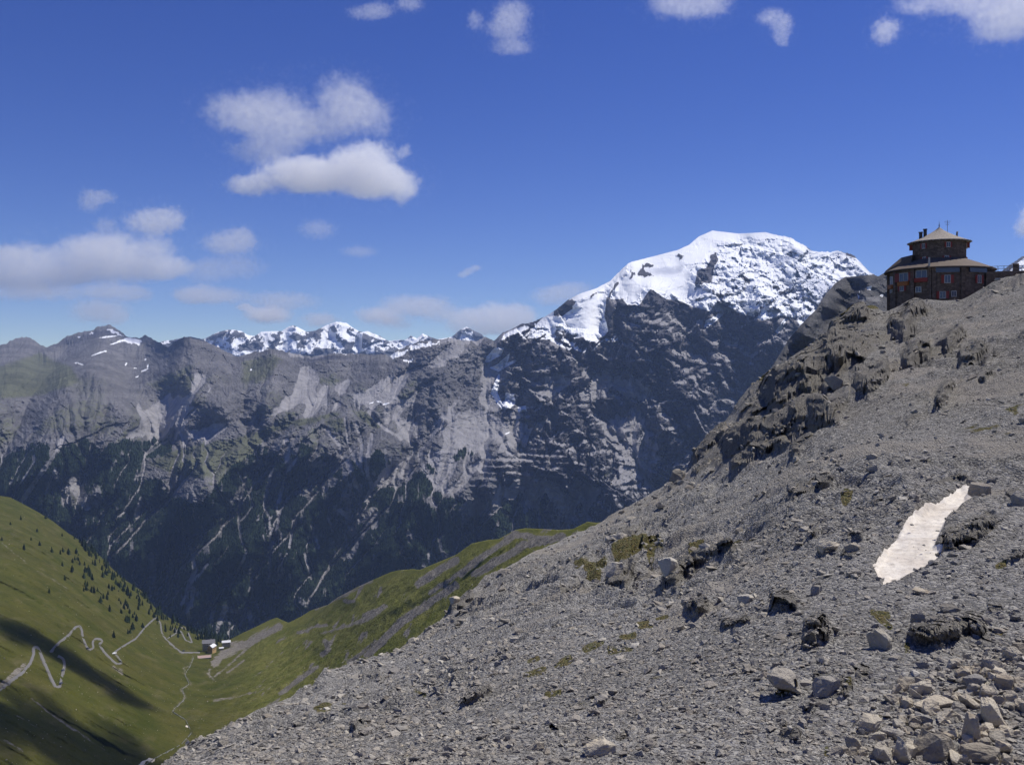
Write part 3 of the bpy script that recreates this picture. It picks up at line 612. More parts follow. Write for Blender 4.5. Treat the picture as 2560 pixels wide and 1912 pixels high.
# ------------------------------------------------------------------ DARK ROCK RIDGE BEHIND THE HUT
DARK_CREST = [(1600, 1300), (1740, 1190), (1800, 1100), (1850, 1030), (1900, 960)] + c4([(1160, 1260), (1280, 1060), (1400, 920), (1520, 800), (1600, 670), (1680, 580), (1760, 525), (1850, 520), (1990, 505), (2050, 520), (2100, 490)]) + [(2300, 690), (2420, 705), (2600, 715), (2800, 700)]
def build_dark_ridge():
    nc, nr = 520, 150
    px = np.linspace(1610, 2800, nc); a = np.array(sorted(DARK_CREST))
    cr = np.interp(px, a[:, 0], a[:, 1]) + 2.0 * fbm(px / 16, 2.2, .9, 4, .6)
    t = np.linspace(0, 1, nr)[:, None]
    py = cr[None] + t * (1320 - cr[None]); px = np.broadcast_to(px, py.shape).copy()
    d = 1950 - np.minimum(py - 690, 480) * 1.9
    X = (px - CX) / F * d; Z = (HY - py) / F * d
    d = d - 150 * gauss(px, py, [(2060, 760), (2010, 830)], 22) + 70 * gauss(px, py, [(2130, 740), (2090, 800)], 20) - 90 * gauss(px, py, [(2170, 700), (2150, 790), (2120, 850)], 22)
    d = d - (60 * (ridged(X / 150, Z / 160, .4, 4) - .45) + 34 * (ridged((X + .6 * Z) / 50, Z / 60, 2.4, 4) - .45) + 26 * (.6 - worley((X + .5 * Z) / 42, Z / 30, 7)[0]) + 10 * (.6 - worley((X + .5 * Z) / 15, Z / 10, 8)[0]) + 14 * fbm(X / 14, Z / 10, 4.4, 4, .6)) * sstep(0, .03, t)
    V = world(px, py, d)
    snow = np.zeros_like(px)
    wx = 2 * fbm(X / 20, Z / 20, 0.3, 3)
    for p in (c4([(1950, 610), (2000, 595), (1990, 640), (1960, 640)]), c4([(1872, 670), (1892, 690), (1885, 720), (1875, 705)]), c4([(2060, 680), (2095, 672), (2090, 692), (2065, 695)]), c4([(1880, 640), (1900, 650), (1890, 665)])):
        snow = np.maximum(snow, polymask(px + wx, py + wx, p, 1.5))
    scree = polymask(px + 4 * wx, py + 3 * wx, c4([(1880, 700), (2060, 690), (2080, 740), (1900, 740)]), 5) * .8
    dc = d[0]; back = [np.stack([(px[0] - CX) / F * dc * (1 + .06 * k), dc * (1 + .06 * k), V[0, :, 2] - 90 * k], -1) for k in (3, 2, 1)]
    V = np.concatenate([np.stack(back), V]); z = lambda q: np.concatenate([np.repeat(q[:1], 3, 0), q])
    m = mat_mountain('dark rock', (0.10, 0.10, 0.10), (0.15, 0.148, 0.145), (0.2, 0.195, 0.19), (0.09, 0.09, 0.05), k=3.0)
    o = np_obj('rock_ridge_hill', V.reshape(-1, 3), grid_faces(nr + 3, nc, True), m, False, {'zone': rgba(z(snow), z(scree), z(snow * 0), z(snow * 0))})
    tag(o, kind='structure')

# ------------------------------------------------------------------ GREEN VALLEY
VAL_SIL = ([(-450, 1110)] + v0([(0, 90), (60, 100), (120, 130), (230, 190), (310, 240), (400, 310), (480, 360), (560, 420), (700, 560), (820, 640), (900, 740), (1000, 810), (1150, 885), (1250, 915), (1310, 925)])
           + c6([(230, 1450), (370, 1380), (480, 1330), (600, 1270), (660, 1250), (760, 1295), (870, 1240), (950, 1190), (1100, 1140), (1180, 1080), (1350, 990), (1480, 930), (1640, 860), (1700, 845), (1830, 833), (1890, 840), (2060, 770), (2203, 710)])
           + n0([(1060, 350), (1150, 330), (1210, 325), (1300, 275), (1360, 265), (1550, 275), (1620, 270), (1700, 230), (1750, 235)]) + [(1560, 1300), (1700, 1300)])
VAL_SIL = sorted(VAL_SIL)
VAL_SD = [(-450, 2400), (0, 2400), (241, 2500), (500, 2500), (560, 2450), (621, 2350), (700, 2200), (892, 1700), (1032, 1450), (1140, 1300), (1315, 1100), (1468, 900), (1560, 800), (1700, 700)]
VAL_BD = [(-450, 600), (0, 690), (300, 860), (480, 925), (700, 860), (900, 780), (1300, 500), (1500, 400), (1700, 330)]
VAL_BUMP = [  # image polylines, sigma, metres towards the viewer
    (c6([(130, 1640), (300, 1480), (520, 1390), (760, 1300)]), 9, 26), (c6([(560, 1640), (800, 1440), (1200, 1180)]), 12, -22), (c6([(1030, 1500), (1300, 1330), (1500, 1250), (1800, 1080)]), 10, 22), (c6([(1300, 1640), (1560, 1420), (1800, 1230), (2100, 1000)]), 12, -26),
    (c6([(1100, 1460), (1080, 1520)]), 8, 22), (c6([(1240, 1060), (1330, 1110)]), 9, 22), (c6([(1850, 980), (1980, 880)]), 8, 20), (n0([(0, 1130), (300, 930), (560, 740), (900, 540), (1150, 370)]), 12, 22), (n0([(200, 1000), (450, 800), (700, 620)]), 8, -16),
]
def valley_eval(px, py0, detail=True):
    px = np.asarray(px, float); py = np.asarray(py0, float)
    s = sitp(px, VAL_SIL, 60); sd = sitp(px, VAL_SD, 60); bd = sitp(px, VAL_BD, 110)
    f = (py - s) / (2000 - s)
    iv = 1 / sd + f * (1 / bd - 1 / sd)
    d = 1 / np.maximum(iv, 2e-4)
    for poly, sig, amp in VAL_BUMP: d = d - .5 * amp * gauss(px, py, poly, sig)
    # gully of the stream
    d = d + 10 * gauss(px, py, STREAM, 8)
    X = (px - CX) / F * d; Y = d; Z = (HY - py) / F * d
    # rills running down the right and the left flank
    u = X * 0.25 + Y; l = X
    am = sstep(0.0, 0.05, f)
    q = 15 * (ridged(Z / 190 + X / 900, Y / 100, 0.7, 4) - .45) * sstep(560, 760, px) + 20 * (ridged(Z / 210, (Y - .2 * X) / 75, 4.7, 4) - .45) * (1 - sstep(330, 420, px))
    q = q + 7 * fbm(X / 60, Y / 60, Z / 60, 4)
    dd = d - q * am * 1.2
    return (px - CX) / F * dd, dd, (HY - py) / F * dd
STREAM = c7([(1190, 1720), (1330, 1620), (1560, 1500), (1640, 1380), (1590, 1260), (1480, 1200), (1600, 1080), (1560, 1000), (1640, 960), (1590, 880), (1640, 800), (1660, 730)])
def valley_masks(px, py, X, Y, Z):
    w = 6 * fbm(X / 40, Y / 40, Z / 40, 4); w2 = 6 * fbm(X / 40 + 9, Y / 40, Z / 40, 4)
    x = px + w; y = py + w2
    rub = np.zeros_like(px)
    st = linemask(px + 1.2 * w, py + 0.9 * w2, c7([(1480, 1200), (1560, 1110), (1600, 1080), (1560, 1000), (1640, 960), (1590, 880), (1580, 830), (1640, 800), (1660, 730)]), 4.0, 6) * .5
    st = np.maximum(st, linemask(px + w, py + w2, c7([(1190, 1700), (1330, 1600), (1560, 1470), (1640, 1380), (1600, 1260)]), 3.5, 6) * .35)
    rub = np.maximum(rub, st)
    for p, ww in ((c6([(130, 1640), (200, 1560), (400, 1480), (520, 1410), (680, 1330)]), 11), (c6([(870, 1380), (960, 1330), (1090, 1310)]), 5), (c6([(1230, 1330), (1380, 1290), (1500, 1230), (1600, 1150), (1420, 1240)]), 6), (c6([(1460, 1560), (1640, 1380), (1800, 1240), (2000, 1100), (2200, 980)]), 12),
                  (c6([(1880, 960), (2050, 850), (2200, 760)]), 12), (c6([(1080, 1460), (1100, 1530), (1050, 1560)]), 9), (c6([(1050, 1390), (1200, 1340), (1390, 1290)]), 3), (c6([(1280, 1640), (1500, 1460)]), 7), (c6([(1000, 1180), (1250, 1050), (1480, 935)]), 4), (c6([(1240, 1110), (1320, 1110)]), 6),
                  (c6([(270, 1480), (360, 1460)]), 5), (c6([(850, 1380), (930, 1360)]), 5), (n0([(1000, 520), (1150, 400), (1300, 300), (1500, 330)]), 9), (n0([(1080, 520), (1350, 360), (1560, 310)]), 12), (n0([(830, 620), (1050, 480)]), 8), (n0([(480, 960), (560, 890)]), 8), (n0([(0, 1180), (200, 1030)]), 8),
                  (c7([(1840, 1110), (2000, 1080), (2200, 1030)]), 2.4), (c7([(1790, 870), (1840, 920)]), 3), (c7([(1960, 860), (2100, 760)]), 3), (c7([(1850, 890), (2200, 600)]), 3), (c7([(1800, 900), (1800, 850), (1900, 760), (2190, 600)]), 2)):
        rub = np.maximum(rub, linemask(x, y, p, ww * .9, 6) * (.78 + .5 * w / 6))
    for p, ww in ((v0([(0, 355), (90, 430), (210, 525), (300, 570), (390, 625)]), 3.4), (v0([(455, 730), (500, 718), (560, 722)]), 2.4), (c7([(270, 1080), (450, 1230), (600, 1330), (750, 1420), (900, 1520)]), 5), (c7([(150, 1240), (330, 1330)]), 3.5), (c7([(0, 1420), (200, 1540)]), 4), (c7([(980, 810), (1050, 870), (1040, 830)]), 9),
                  (c7([(0, 980), (100, 900), (210, 800)]), 12), (c7([(850, 1210), (900, 1240)]), 3), (c7([(1560, 470), (1640, 490), (1720, 530)]), 7)):
        rub = np.maximum(rub, linemask(x, y, p, ww * .6, 3.5) * (.55 + .4 * w2 / 6))
    streaks = fbm((X * .3 + Z) / 26, (Y - .3 * X) / 120, 3.3, 4)
    rub = np.maximum(rub, 0.75 * sstep(.18, .45, streaks) * sstep(560, 700, px))
    dry = np.clip(0.45 + 0.9 * fbm(X / 130, Y / 130, Z / 60, 4), 0, 1)
    return rub, dry
def build_valley():
    nc, nr = 900, 330
    px = np.linspace(-450, 1640, nc); t = np.linspace(0, 1, nr)[:, None]
    s = np.interp(px, [p[0] for p in VAL_SIL], [p[1] for p in VAL_SIL])
    py = s[None] + t * (2040 - s[None]); px = np.broadcast_to(px, py.shape).copy()
    X, Y, Z = valley_eval(px, py)
    rub, dry = valley_masks(px, py, X, Y, Z)
    V = np.stack([X, Y, Z], -1)
    up = 2.5 * fbm(X / 14, Y / 14, Z / 14, 3)
    V[..., 2] += up * sstep(0, .05, t)
    floor = np.exp(-((px[0] - 540) / 70) ** 2)
    back = [np.stack([V[0, :, 0] * (1 + .05 * k), V[0, :, 1] * (1 + .05 * k), V[0, :, 2] - (60 + 40 * floor) * k ** 1.2], -1) for k in (8, 4, 2, 1, .3)]
    V = np.concatenate([np.stack(back), V]); k = len(back); z = lambda q: np.concatenate([np.repeat(q[:1], k, 0), q])
    m, nt = new_mat('alpine meadow'); b = NB(nt); p = b.pos()
    at = b.n('ShaderNodeAttribute', attribute_name='zone'); sp = b.n('ShaderNodeSeparateColor', i={0: at.outputs['Color']})
    n1 = b.noise(p, 0.02, 6, .6); n2 = b.noise(p, 0.16, 5, .65); n3 = b.noise(b.vmath('MULTIPLY', p, (.05, .012, .05)).outputs[0], 1.0, 5, .6)
    g = b.mix(b.ramp(n1, .3, .7), (0.041, 0.053, 0.007), (0.080, 0.085, 0.016))
    g = b.mix(b.math('MULTIPLY', sp.outputs[1], .42), g, (0.105, 0.083, 0.028))
    g = b.mix(b.math('MULTIPLY', b.ramp(n2, .48, .7), .55), g, (0.028, 0.035, 0.008))
    g = b.mix(b.math('MULTIPLY', b.ramp(n3, .5, .75), .5), g, (0.14, 0.12, 0.06))
    g = b.mix(b.math('MULTIPLY', sp.outputs[2], .75), g, b.mix(b.ramp(n1, .3, .7), (0.125, 0.138, 0.024), (0.20, 0.195, 0.05)))  # right flank: sunlight painted in as brighter grass colour
    n4 = b.noise(p, .55, 5, .7)
    g = b.mix(b.math('MULTIPLY', b.ramp(n4, .5, .75), .45), g, b.mix(.6, g, (0.16, 0.135, 0.07)))
    g = b.mix(b.math('MULTIPLY', b.ramp(n4, .48, .3), .5), g, b.mix(.6, g, (0.02, 0.028, 0.006)))
    r = b.mix(b.ramp(n2, .3, .7), (0.13, 0.118, 0.095), (0.24, 0.22, 0.19))
    c = b.mix(b.ramp(b.math('ADD', sp.outputs[0], b.math('MULTIPLY', b.math('SUBTRACT', n2, .5), .9)), .3, .62), g, r)
    b.out(c, .95, b.bump(b.math('ADD', n2, b.noise(p, .5, 3)), 1.6), .05)
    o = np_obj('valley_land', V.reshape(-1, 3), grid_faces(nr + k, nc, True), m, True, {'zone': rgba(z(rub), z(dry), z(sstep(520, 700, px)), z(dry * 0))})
    tag(o, kind='structure')

def draped_ribbon(name, pts, w, mat, lift=0.6, step=2.0, wj=0.0):
    """a strip laid along an image polyline on the valley ground"""
    p = np.asarray(pts, float); seg = np.hypot(*np.diff(p, axis=0).T); L = np.concatenate([[0], np.cumsum(seg)])
    s = np.linspace(0, L[-1], max(4, int(L[-1] / step)))
    x = np.interp(s, L, p[:, 0]); y = np.interp(s, L, p[:, 1])
    for _ in range(4):
        x[1:-1] = (x[:-2] + 2 * x[1:-1] + x[2:]) / 4; y[1:-1] = (y[:-2] + 2 * y[1:-1] + y[2:]) / 4
    tx = np.gradient(x); ty = np.gradient(y); n = np.hypot(tx, ty) + 1e-9; nx, ny = -ty / n, tx / n
    ww = w * (1 + wj * perlin(s / 5, .3, .9))
    rows = []
    for k in (-1.5, -1, -.33, .33, 1, 1.5):
        a, b_, c = valley_eval(x + nx * ww * k * 1.0, y + ny * ww * k * .8)
        lf = lift if abs(k) < 1.2 else -1.2
        q = np.stack([a, b_, c + lf], -1); q *= (1 - 0.6 / b_)[:, None]
        rows.append(q)
    V = np.stack(rows)
    return np_obj(name, V.reshape(-1, 3), grid_faces(6, len(s), True), mat, True)

ROADS = [
    (c7([(-120, 1090), (0, 1010), (100, 930), (200, 860), (262, 780), (292, 700), (285, 650), (320, 640), (345, 690), (392, 800), (440, 910), (480, 990)]), 4.4),
    (c7([(480, 990), (515, 985), (532, 900), (556, 800), (545, 745), (500, 720)]), 4.0),
    (c7([(430, 690), (495, 615), (590, 540), (650, 470), (690, 462), (705, 500), (712, 560), (745, 640), (768, 668)]), 3.2),
    (c7([(768, 668), (806, 655), (795, 600), (820, 570), (870, 575), (885, 600), (850, 615), (900, 690), (980, 770), (1010, 790)]), 3.0),
    (c7([(1010, 790), (1050, 780), (1015, 730), (978, 692), (1050, 642), (1170, 570), (1250, 470), (1322, 405), (1348, 385), (1382, 440), (1390, 520), (1430, 580), (1490, 632), (1560, 690), (1720, 692)]), 2.4),
    (c7([(1440, 572), (1528, 515), (1492, 485)]), 1.7), (c7([(1500, 485), (1560, 510), (1598, 590), (1655, 608), (1620, 520)]), 2.2),
]
def build_valley_things():
    rm = mat_plain('grey asphalt', (0.155, 0.15, 0.145), .9, .15, .05, .02)
    for p, w in ROADS: tag(draped_ribbon('road', p, w * .74, rm), kind='structure')
    wm, nt = new_mat('stream water'); b = NB(nt)
    n = b.noise(b.pos(), .25, 4)
    b.out(b.mix(b.ramp(n, .45, .65), (0.07, 0.075, 0.07), (0.26, 0.26, 0.25)), .35, b.bump(n, .4), .5)
    tag(draped_ribbon('stream', c7([(1190, 1700), (1330, 1600), (1560, 1480), (1650, 1380), (1600, 1270), (1480, 1195), (1590, 1090), (1570, 1000), (1630, 960), (1590, 880), (1640, 800), (1665, 735)]), 0.55, wm, .4, wj=.5), kind='structure')
    sm = snow_mat()
    for p, lab in ((c7([(1175, 1660), (1220, 1610), (1280, 1588), (1360, 1598), (1330, 1625), (1260, 1650), (1220, 1690)]), 'old grey snow patch on the shaded valley floor at the foot of the scree'),
                   (c7([(1590, 1305), (1625, 1302), (1622, 1330), (1600, 1333)]), 'small round snow remnant beside the stream, upper of two'), (c7([(1628, 1350), (1642, 1345), (1648, 1375), (1638, 1382)]), 'tiny snow remnant beside the stream, lower of two')):
        tag(snow_sheet(p, valley_eval, sm, 1.0, .5, 1.6), lab, 'snow patch')
    n = 5200; qx = rng.uniform(-60, 1480, n); f_ = rng.uniform(.0, 1, n); s_ = sitp(qx, VAL_SIL, 60); qy = s_ + f_ * (1960 - s_)
    X, Y, Z = valley_eval(qx, qy); kp = rng.uniform(0, 1, n) < .18 + .8 * sstep(.0, .4, fbm(X / 60, Y / 60, Z / 60, 4)); X, Y, Z = X[kp], Y[kp], Z[kp]; n = len(X)
    V_, F_ = hull_mesh(77, 10, (1, .8, .55)); r_s = np.clip(np.exp(rng.normal(0, .45, n)) * .55, .25, 1.8); Q = np.einsum('nij,vj->nvi', rand_rot(n), V_) * r_s[:, None, None] + np.stack([X, Y, Z + .25], -1)[:, None]
    tn_ = np.repeat(rng.uniform(0, 1, n), len(V_))
    tag(np_obj('pasture_rocks', Q.reshape(-1, 3), (F_[None] + (np.arange(n) * len(V_))[:, None, None]).reshape(-1, 3), rock_mat(), False, {'tint': rgba(tn_, tn_, tn_, tn_)}), 'loose grey stones strewn over the green valley sides', 'rubble', kind='stuff')
    # hotel in the valley
    def at(px, py):
        a, b_, c = valley_eval(np.array([px]), np.array([py])); return Vector((float(a[0]), float(b_[0]), float(c[0])))
    wall = mat_plain('ochre plaster', (0.52, 0.36, 0.17), .9, .1, .3); dark = mat_plain('dark timber', (0.07, 0.05, 0.04), .8); white = mat_plain('pale metal roof', (0.72, 0.73, 0.75), .45, .05, .2, .01, .5)
    slate = mat_plain('dark slate roof', (0.17, 0.17, 0.185), .7, .15, .3); stone = mat_plain('grey rubble wall', (0.4, 0.37, 0.32), .9, .25, .5, .05); glass = mat_plain('dark window glass', (0.02, 0.025, 0.03), .15, .1, .3, 0, .6)
    pave = mat_plain('pinkish paving', (0.36, 0.26, 0.225), .9, .1, .2)
    def house(name, loc, rz, L, W, H, rise, roofm, wallm, label, cat, wins):
        e = empty(name, loc, rz)
        bm = bmesh.new(); n_ = 7
        # walls with gables (ridge along local X)
        sec = [(-W / 2, -6), (W / 2, -6), (W / 2, H), (0, H + rise), (-W / 2, H)]
        a = [bm.verts.new((-L / 2, y, z)) for y, z in sec]; c = [bm.verts.new((L / 2, y, z)) for y, z in sec]
        bm.faces.new(a[::-1]); bm.faces.new(c)
        for i in range(5): bm.faces.new((a[i], a[(i + 1) % 5], c[(i + 1) % 5], c[i]))
        bmesh.ops.recalc_face_normals(bm, faces=bm.faces)
        bm_obj('wall', bm, wallm, e)
        for sgn in (-1, 1):
            bm = bmesh.new(); ov = .9; k = rise / (W / 2)
            q = [(-L / 2 - ov, 0, H + rise + .12), (L / 2 + ov, 0, H + rise + .12), (L / 2 + ov, sgn * (W / 2 + ov), H - k * ov + .12), (-L / 2 - ov, sgn * (W / 2 + ov), H - k * ov + .12)]
            lo = [bm.verts.new(v) for v in q]; hi = [bm.verts.new((v[0], v[1], v[2] + .35)) for v in q]
            bm.faces.new(lo); bm.faces.new(hi)
            for i in range(4): bm.faces.new((lo[i], lo[(i + 1) % 4], hi[(i + 1) % 4], hi[i]))
            bmesh.ops.recalc_face_normals(bm, faces=bm.faces)
            bm_obj('roof', bm, roofm[0 if sgn < 0 else 1], e)
        for (side, u, z, w_, h_) in wins:
            bm = bmesh.new()
            if side == 'f': add_box(bm, (u, -W / 2 - .06, z), (w_, .2, h_))
            elif side == 'r': add_box(bm, (L / 2 + .06, u, z), (.2, w_, h_))
            else: add_box(bm, (-L / 2 - .06, u, z), (.2, w_, h_))
            bm_obj('window', bm, glass, e)
        bm = bmesh.new(); add_box(bm, (L * .2, .8, H + rise + .6), (1.1, 1.1, 2.4)); bm_obj('chimney', bm, stone, e)
        tag(e, label, cat); return e
    def crp(x, y): return 400 + x / 6.884, 1480 + y / 6.884
    p = at(*crp(800, 1040)); az = math.atan2(p.x, p.y)
    q = p + Vector((0, 14, 9))
    house('hotel', q, -az, 25, 15, 9, 5.5, (slate, white), stone, 'long inn with dark slate roof slope and stone walls at the valley head', 'building', [('f', -9 + 3.6 * i, 3 + 3.6 * j, 1.3, 1.7) for i in range(6) for j in range(2)])
    q2 = p + Vector((11, 1, 5))
    house('hotel', q2, -az + math.radians(62), 17, 11, 8, 4.2, (white, white), wall, 'ochre gabled inn wing with white roof beside the paved yard', 'building', [('f', -6 + 3 * i, 2 + 3 * j, 1.2, 1.6) for i in range(5) for j in range(2)] + [('l', -3 + 3 * i, 2 + 3 * j, 1.2, 1.6) for i in range(3) for j in range(2)])
    q3 = at(*crp(1040, 990)) + Vector((6, 22, 7))
    house('shed', q3, -az, 17, 9, 4, 3.0, (white, white), stone, 'pale roofed outbuilding right behind the ochre inn wing', 'building', [('f', -5 + 5 * i, 1.6, 1.4, 1.2) for i in range(3)])
    q4 = at(*crp(1030, 1000)) + Vector((2, 4, 2))
    house('shed', q4, -az, 8, 5, 2.4, 1.4, (white, white), stone, 'smallest white roofed shed between the inn and the grassy spur', 'building', [('f', 0, 1.2, 1.0, .9)])
    c = at(*crp(765, 1130)); e = empty('terrace', c, -az)
    bm = bmesh.new(); add_box(bm, (0, 0, 0), (25, 22, 5)); bm_obj('yard_paving', bm, pave, e)
    bm = bmesh.new()
    for cc, ss in (((0, -11.2, .6), (26, .6, 5.6)), ((-12.8, 0, .6), (.6, 22, 5.6)), ((12.8, 0, .6), (.6, 22, 5.6))): add_box(bm, cc, ss)
    bm_obj('parapet', bm, stone, e)
    tag(e, 'pinkish paved yard terrace with low stone parapet below the inn', 'terrace')
    # vehicles on the hairpin road
    def vehicle(px, py, rz, col, label, big=1.0, cat='car'):
        pm = mat_plain('vehicle paint ' + cat, col, .25, .03, 1, 0, .6)
        o = at(px, py) + Vector((0, -.6, 1.2)); e = empty('parked_' + cat if False else cat, o, rz)
        bm = bmesh.new(); s = big
        add_box(bm, (0, 0, .75 * s), (4.4 * s, 1.8 * s, .7 * s), 0, .12 * s); bm_obj('body', bm, pm, e)
        bm = bmesh.new()
        bot = [(-1.5, -.8), (1.2, -.8), (1.2, .8), (-1.5, .8)]; top = [(-1.1, -.68), (.6, -.68), (.6, .68), (-1.1, .68)]
        a = [bm.verts.new((x * s, y * s, 1.1 * s)) for x, y in bot]; t_ = [bm.verts.new((x * s, y * s, 1.62 * s)) for x, y in top]
        bm.faces.new(t_)
        for i in range(4): bm.faces.new((a[i], a[(i + 1) % 4], t_[(i + 1) % 4], t_[i]))
        bm_obj('cabin', bm, pm, e)
        for sx in (-1.35, 1.35):
            for sy in (-.86, .86):
                bm = bmesh.new(); add_tube(bm, (sx * s, sy * s - .11, .36 * s), (sx * s, sy * s + .11, .36 * s), .36 * s, 12); bm_obj('wheel', bm, dark, e)
        bm = bmesh.new(); add_box(bm, (.95 * s, 0, 1.36 * s), (.1, 1.3 * s, .42 * s)); bm_obj('windscreen', bm, glass, e)
        tag(e, label, cat)
    vehicle(*c7([(985, 708)])[0], math.radians(55), (0.85, 0.86, 0.88), 'white vehicle gleaming on the hairpin above the meadow', 1.5, 'van')
    vehicle(*c7([(543, 855)])[0], math.radians(75), (0.05, 0.06, 0.09), 'dark car on the lower hairpin leg, upper of two', 1.1)
    vehicle(*c7([(527, 968)])[0], math.radians(75), (0.06, 0.07, 0.10), 'dark blue car near the lowest hairpin bend', 1.1)
    vehicle(*c7([(755, 664)])[0], math.radians(35), (0.05, 0.055, 0.07), 'dark car at the bend of the middle hairpins', 1.1)
    vehicle(*c7([(1580, 683)])[0], math.radians(5), (0.05, 0.07, 0.12), 'dark car on the straight road just before the inn', 1.2)
    # conifers along the left slope
    bmt = mat_plain('conifer trunk', (0.06, 0.045, 0.03), .9)
    protos = []
    for v in range(4):
        bm = bmesh.new(); r_ = random.Random(v); nt_ = 6
        for tier in range(nt_):
            z0 = .10 + tier * .145; rr = .23 * (1 - tier / (nt_ + .6)) * r_.uniform(.85, 1.2); n = 9
            tip = bm.verts.new((r_.uniform(-.01, .01), r_.uniform(-.01, .01), min(1, z0 + .30)))
            ring = []
            for k in range(n):
                a = 2 * math.pi * (k + r_.uniform(-.3, .3)) / n; q_ = rr * (1 if k % 2 else .55) * r_.uniform(.8, 1.2)
                ring.append(bm.verts.new((q_ * math.cos(a), q_ * math.sin(a), z0 - .05 * (k % 2) + r_.uniform(-.02, .02))))
            for k in range(n): bm.faces.new((ring[k], ring[(k + 1) % n], tip))
            bm.faces.new(ring[::-1])
        me = bpy.data.meshes.new('crown'); bm.to_mesh(me); bm.free(); me.materials.append(conifer_mat())
        bm = bmesh.new(); add_tube(bm, (0, 0, -.12), (0, 0, .22), .03, 6, .022); mt = bpy.data.meshes.new('trunk'); bm.to_mesh(mt); bm.free(); mt.materials.append(bmt)
        protos.append((me, mt))
    pts = []
    edge = np.array(v0([(430, 330), (480, 360), (560, 420), (640, 500), (700, 560), (820, 640), (900, 740), (1000, 810), (1100, 860), (1180, 890), (1250, 915), (1310, 925)]))
    L = np.concatenate([[0], np.cumsum(np.hypot(*np.diff(edge, axis=0).T))])
    r_ = random.Random(3)
    for i in range(185):
        s = L[-1] * r_.random() ** .9; x = np.interp(s, L, edge[:, 0]); y = np.interp(s, L, edge[:, 1])
        pts.append((x + r_.uniform(-4, 8), y + abs(r_.gauss(0, 1)) * (20 if s < L[-1] * .75 else 12) + 2, 9.5 * math.exp(r_.gauss(.25, .33))))
    for i in range(60):
        s = L[-1] * .55 * r_.random(); x = np.interp(s, L, edge[:, 0]); y = np.interp(s, L, edge[:, 1])
        pts.append((x - r_.uniform(0, 50), y + r_.uniform(10, 90), r_.uniform(9, 16)))
    for x, y in v0([(285, 655), (10, 350), (360, 325), (500, 640), (530, 650), (375, 580), (360, 500), (420, 480), (455, 470), (120, 230), (265, 225), (215, 300), (350, 430), (300, 420), (520, 560), (485, 645), (650, 640), (620, 690), (700, 720), (740, 745), (780, 780), (690, 700), (660, 915), (230, 380), (140, 405), (180, 350), (60, 260)]):
        pts.append((x, y, r_.uniform(8, 14)))
    for i in range(20):
        x, y = v0([(r_.uniform(1150, 1330), r_.uniform(905, 935))])[0]; pts.append((x, y, r_.uniform(9, 13)))
    near_edge = 'dark conifer in the belt of trees along the crest of the left hillside'
    for i, (x, y, h) in enumerate(pts[:298]):
        me, mt = protos[i % 4]; loc = at(x, y) - Vector((0, 0, .4))
        e = bpy.data.objects.new('conifer_tree', None); COL.objects.link(e); e.location = loc; e.rotation_euler = (0, 0, r_.uniform(0, 6.28)); e.scale = (h * r_.uniform(1.1, 1.7), h * r_.uniform(1.1, 1.7), h)
        e.empty_display_size = .01
        link(bpy.data.objects.new('crown', me), e); link(bpy.data.objects.new('trunk', mt), e)
        if i < 185: tag(e, near_edge, 'tree', 'conifers along the hillside crest')
        elif i < 245: tag(e, 'small dark conifer standing apart on the grassy left hillside below the tree belt', 'tree', 'scattered conifers on the grass')
        elif i < 272: tag(e, 'solitary dark conifer on open turf of the left hillside', 'tree', 'solitary conifers on open turf')
        else: tag(e, 'dark conifer behind the inn where the road drops out of sight', 'tree', 'conifers behind the inn')

_snow = []
def snow_mat():
    if _snow: return _snow[0]
    m, nt = new_mat('old snow'); b = NB(nt); p = b.n('ShaderNodeTexCoord').outputs['Object']
    n = b.noise(p, .6, 6, .6); n2 = b.noise(p, 5, 5, .65); n3 = b.noise(p, 1.6, 5, .7); cups = b.voro(b.vmath('MULTIPLY', p, (1.0, .7, 1)).outputs[0], 2.2, 'SMOOTH_F1').outputs['Distance']
    c = b.mix(b.ramp(n, .35, .7), (0.74, 0.69, 0.60), (0.58, 0.52, 0.44))
    c = b.mix(b.math('MULTIPLY', b.ramp(n2, .50, .72), .6), c, (0.34, 0.30, 0.24))
    c = b.mix(b.math('MULTIPLY', b.ramp(n3, .46, .70), .6), c, (0.46, 0.41, 0.34))
    b.out(c, .75, b.bump(b.math('ADD', cups, b.math('MULTIPLY', n2, .35)), .10), .25)
    _snow.append(m); return m
def snow_sheet(poly, ev, mat, step, lift, sink, pad=0.0):
    p = np.asarray(poly, float)
    x = np.arange(p[:, 0].min() - 6 - 2 * pad, p[:, 0].max() + 6 + 2 * pad, step); y = np.arange(p[:, 1].min() - 6 - 2 * pad, p[:, 1].max() + 6 + 2 * pad, step)
    gx, gy = np.meshgrid(x, y)
    wob = 1.6 * fbm(gx / 14, gy / 14, .4, 3, .5)
    dd = pdist(gx, gy, p, True); dd = np.where(inside(gx, gy, p), dd, -dd) + wob * step + pad
    X, Y, Z = ev(gx, gy)
    hgt = -sink + (sink + lift) * sstep(-3.5 * step, 7 * step, dd)
    V = np.stack([X, Y, Z + hgt], -1)
    f = grid_faces(*gx.shape, True); keep = (dd.ravel()[f] > -3 * step).any(1); f = f[keep]
    u, inv = np.unique(f, return_inverse=True)
    c = V.reshape(-1, 3)[u]; ctr = c.mean(0)
    o = np_obj('snow_patch', c - ctr, inv.reshape(-1, 4), mat, True); o.location = ctr
    return o

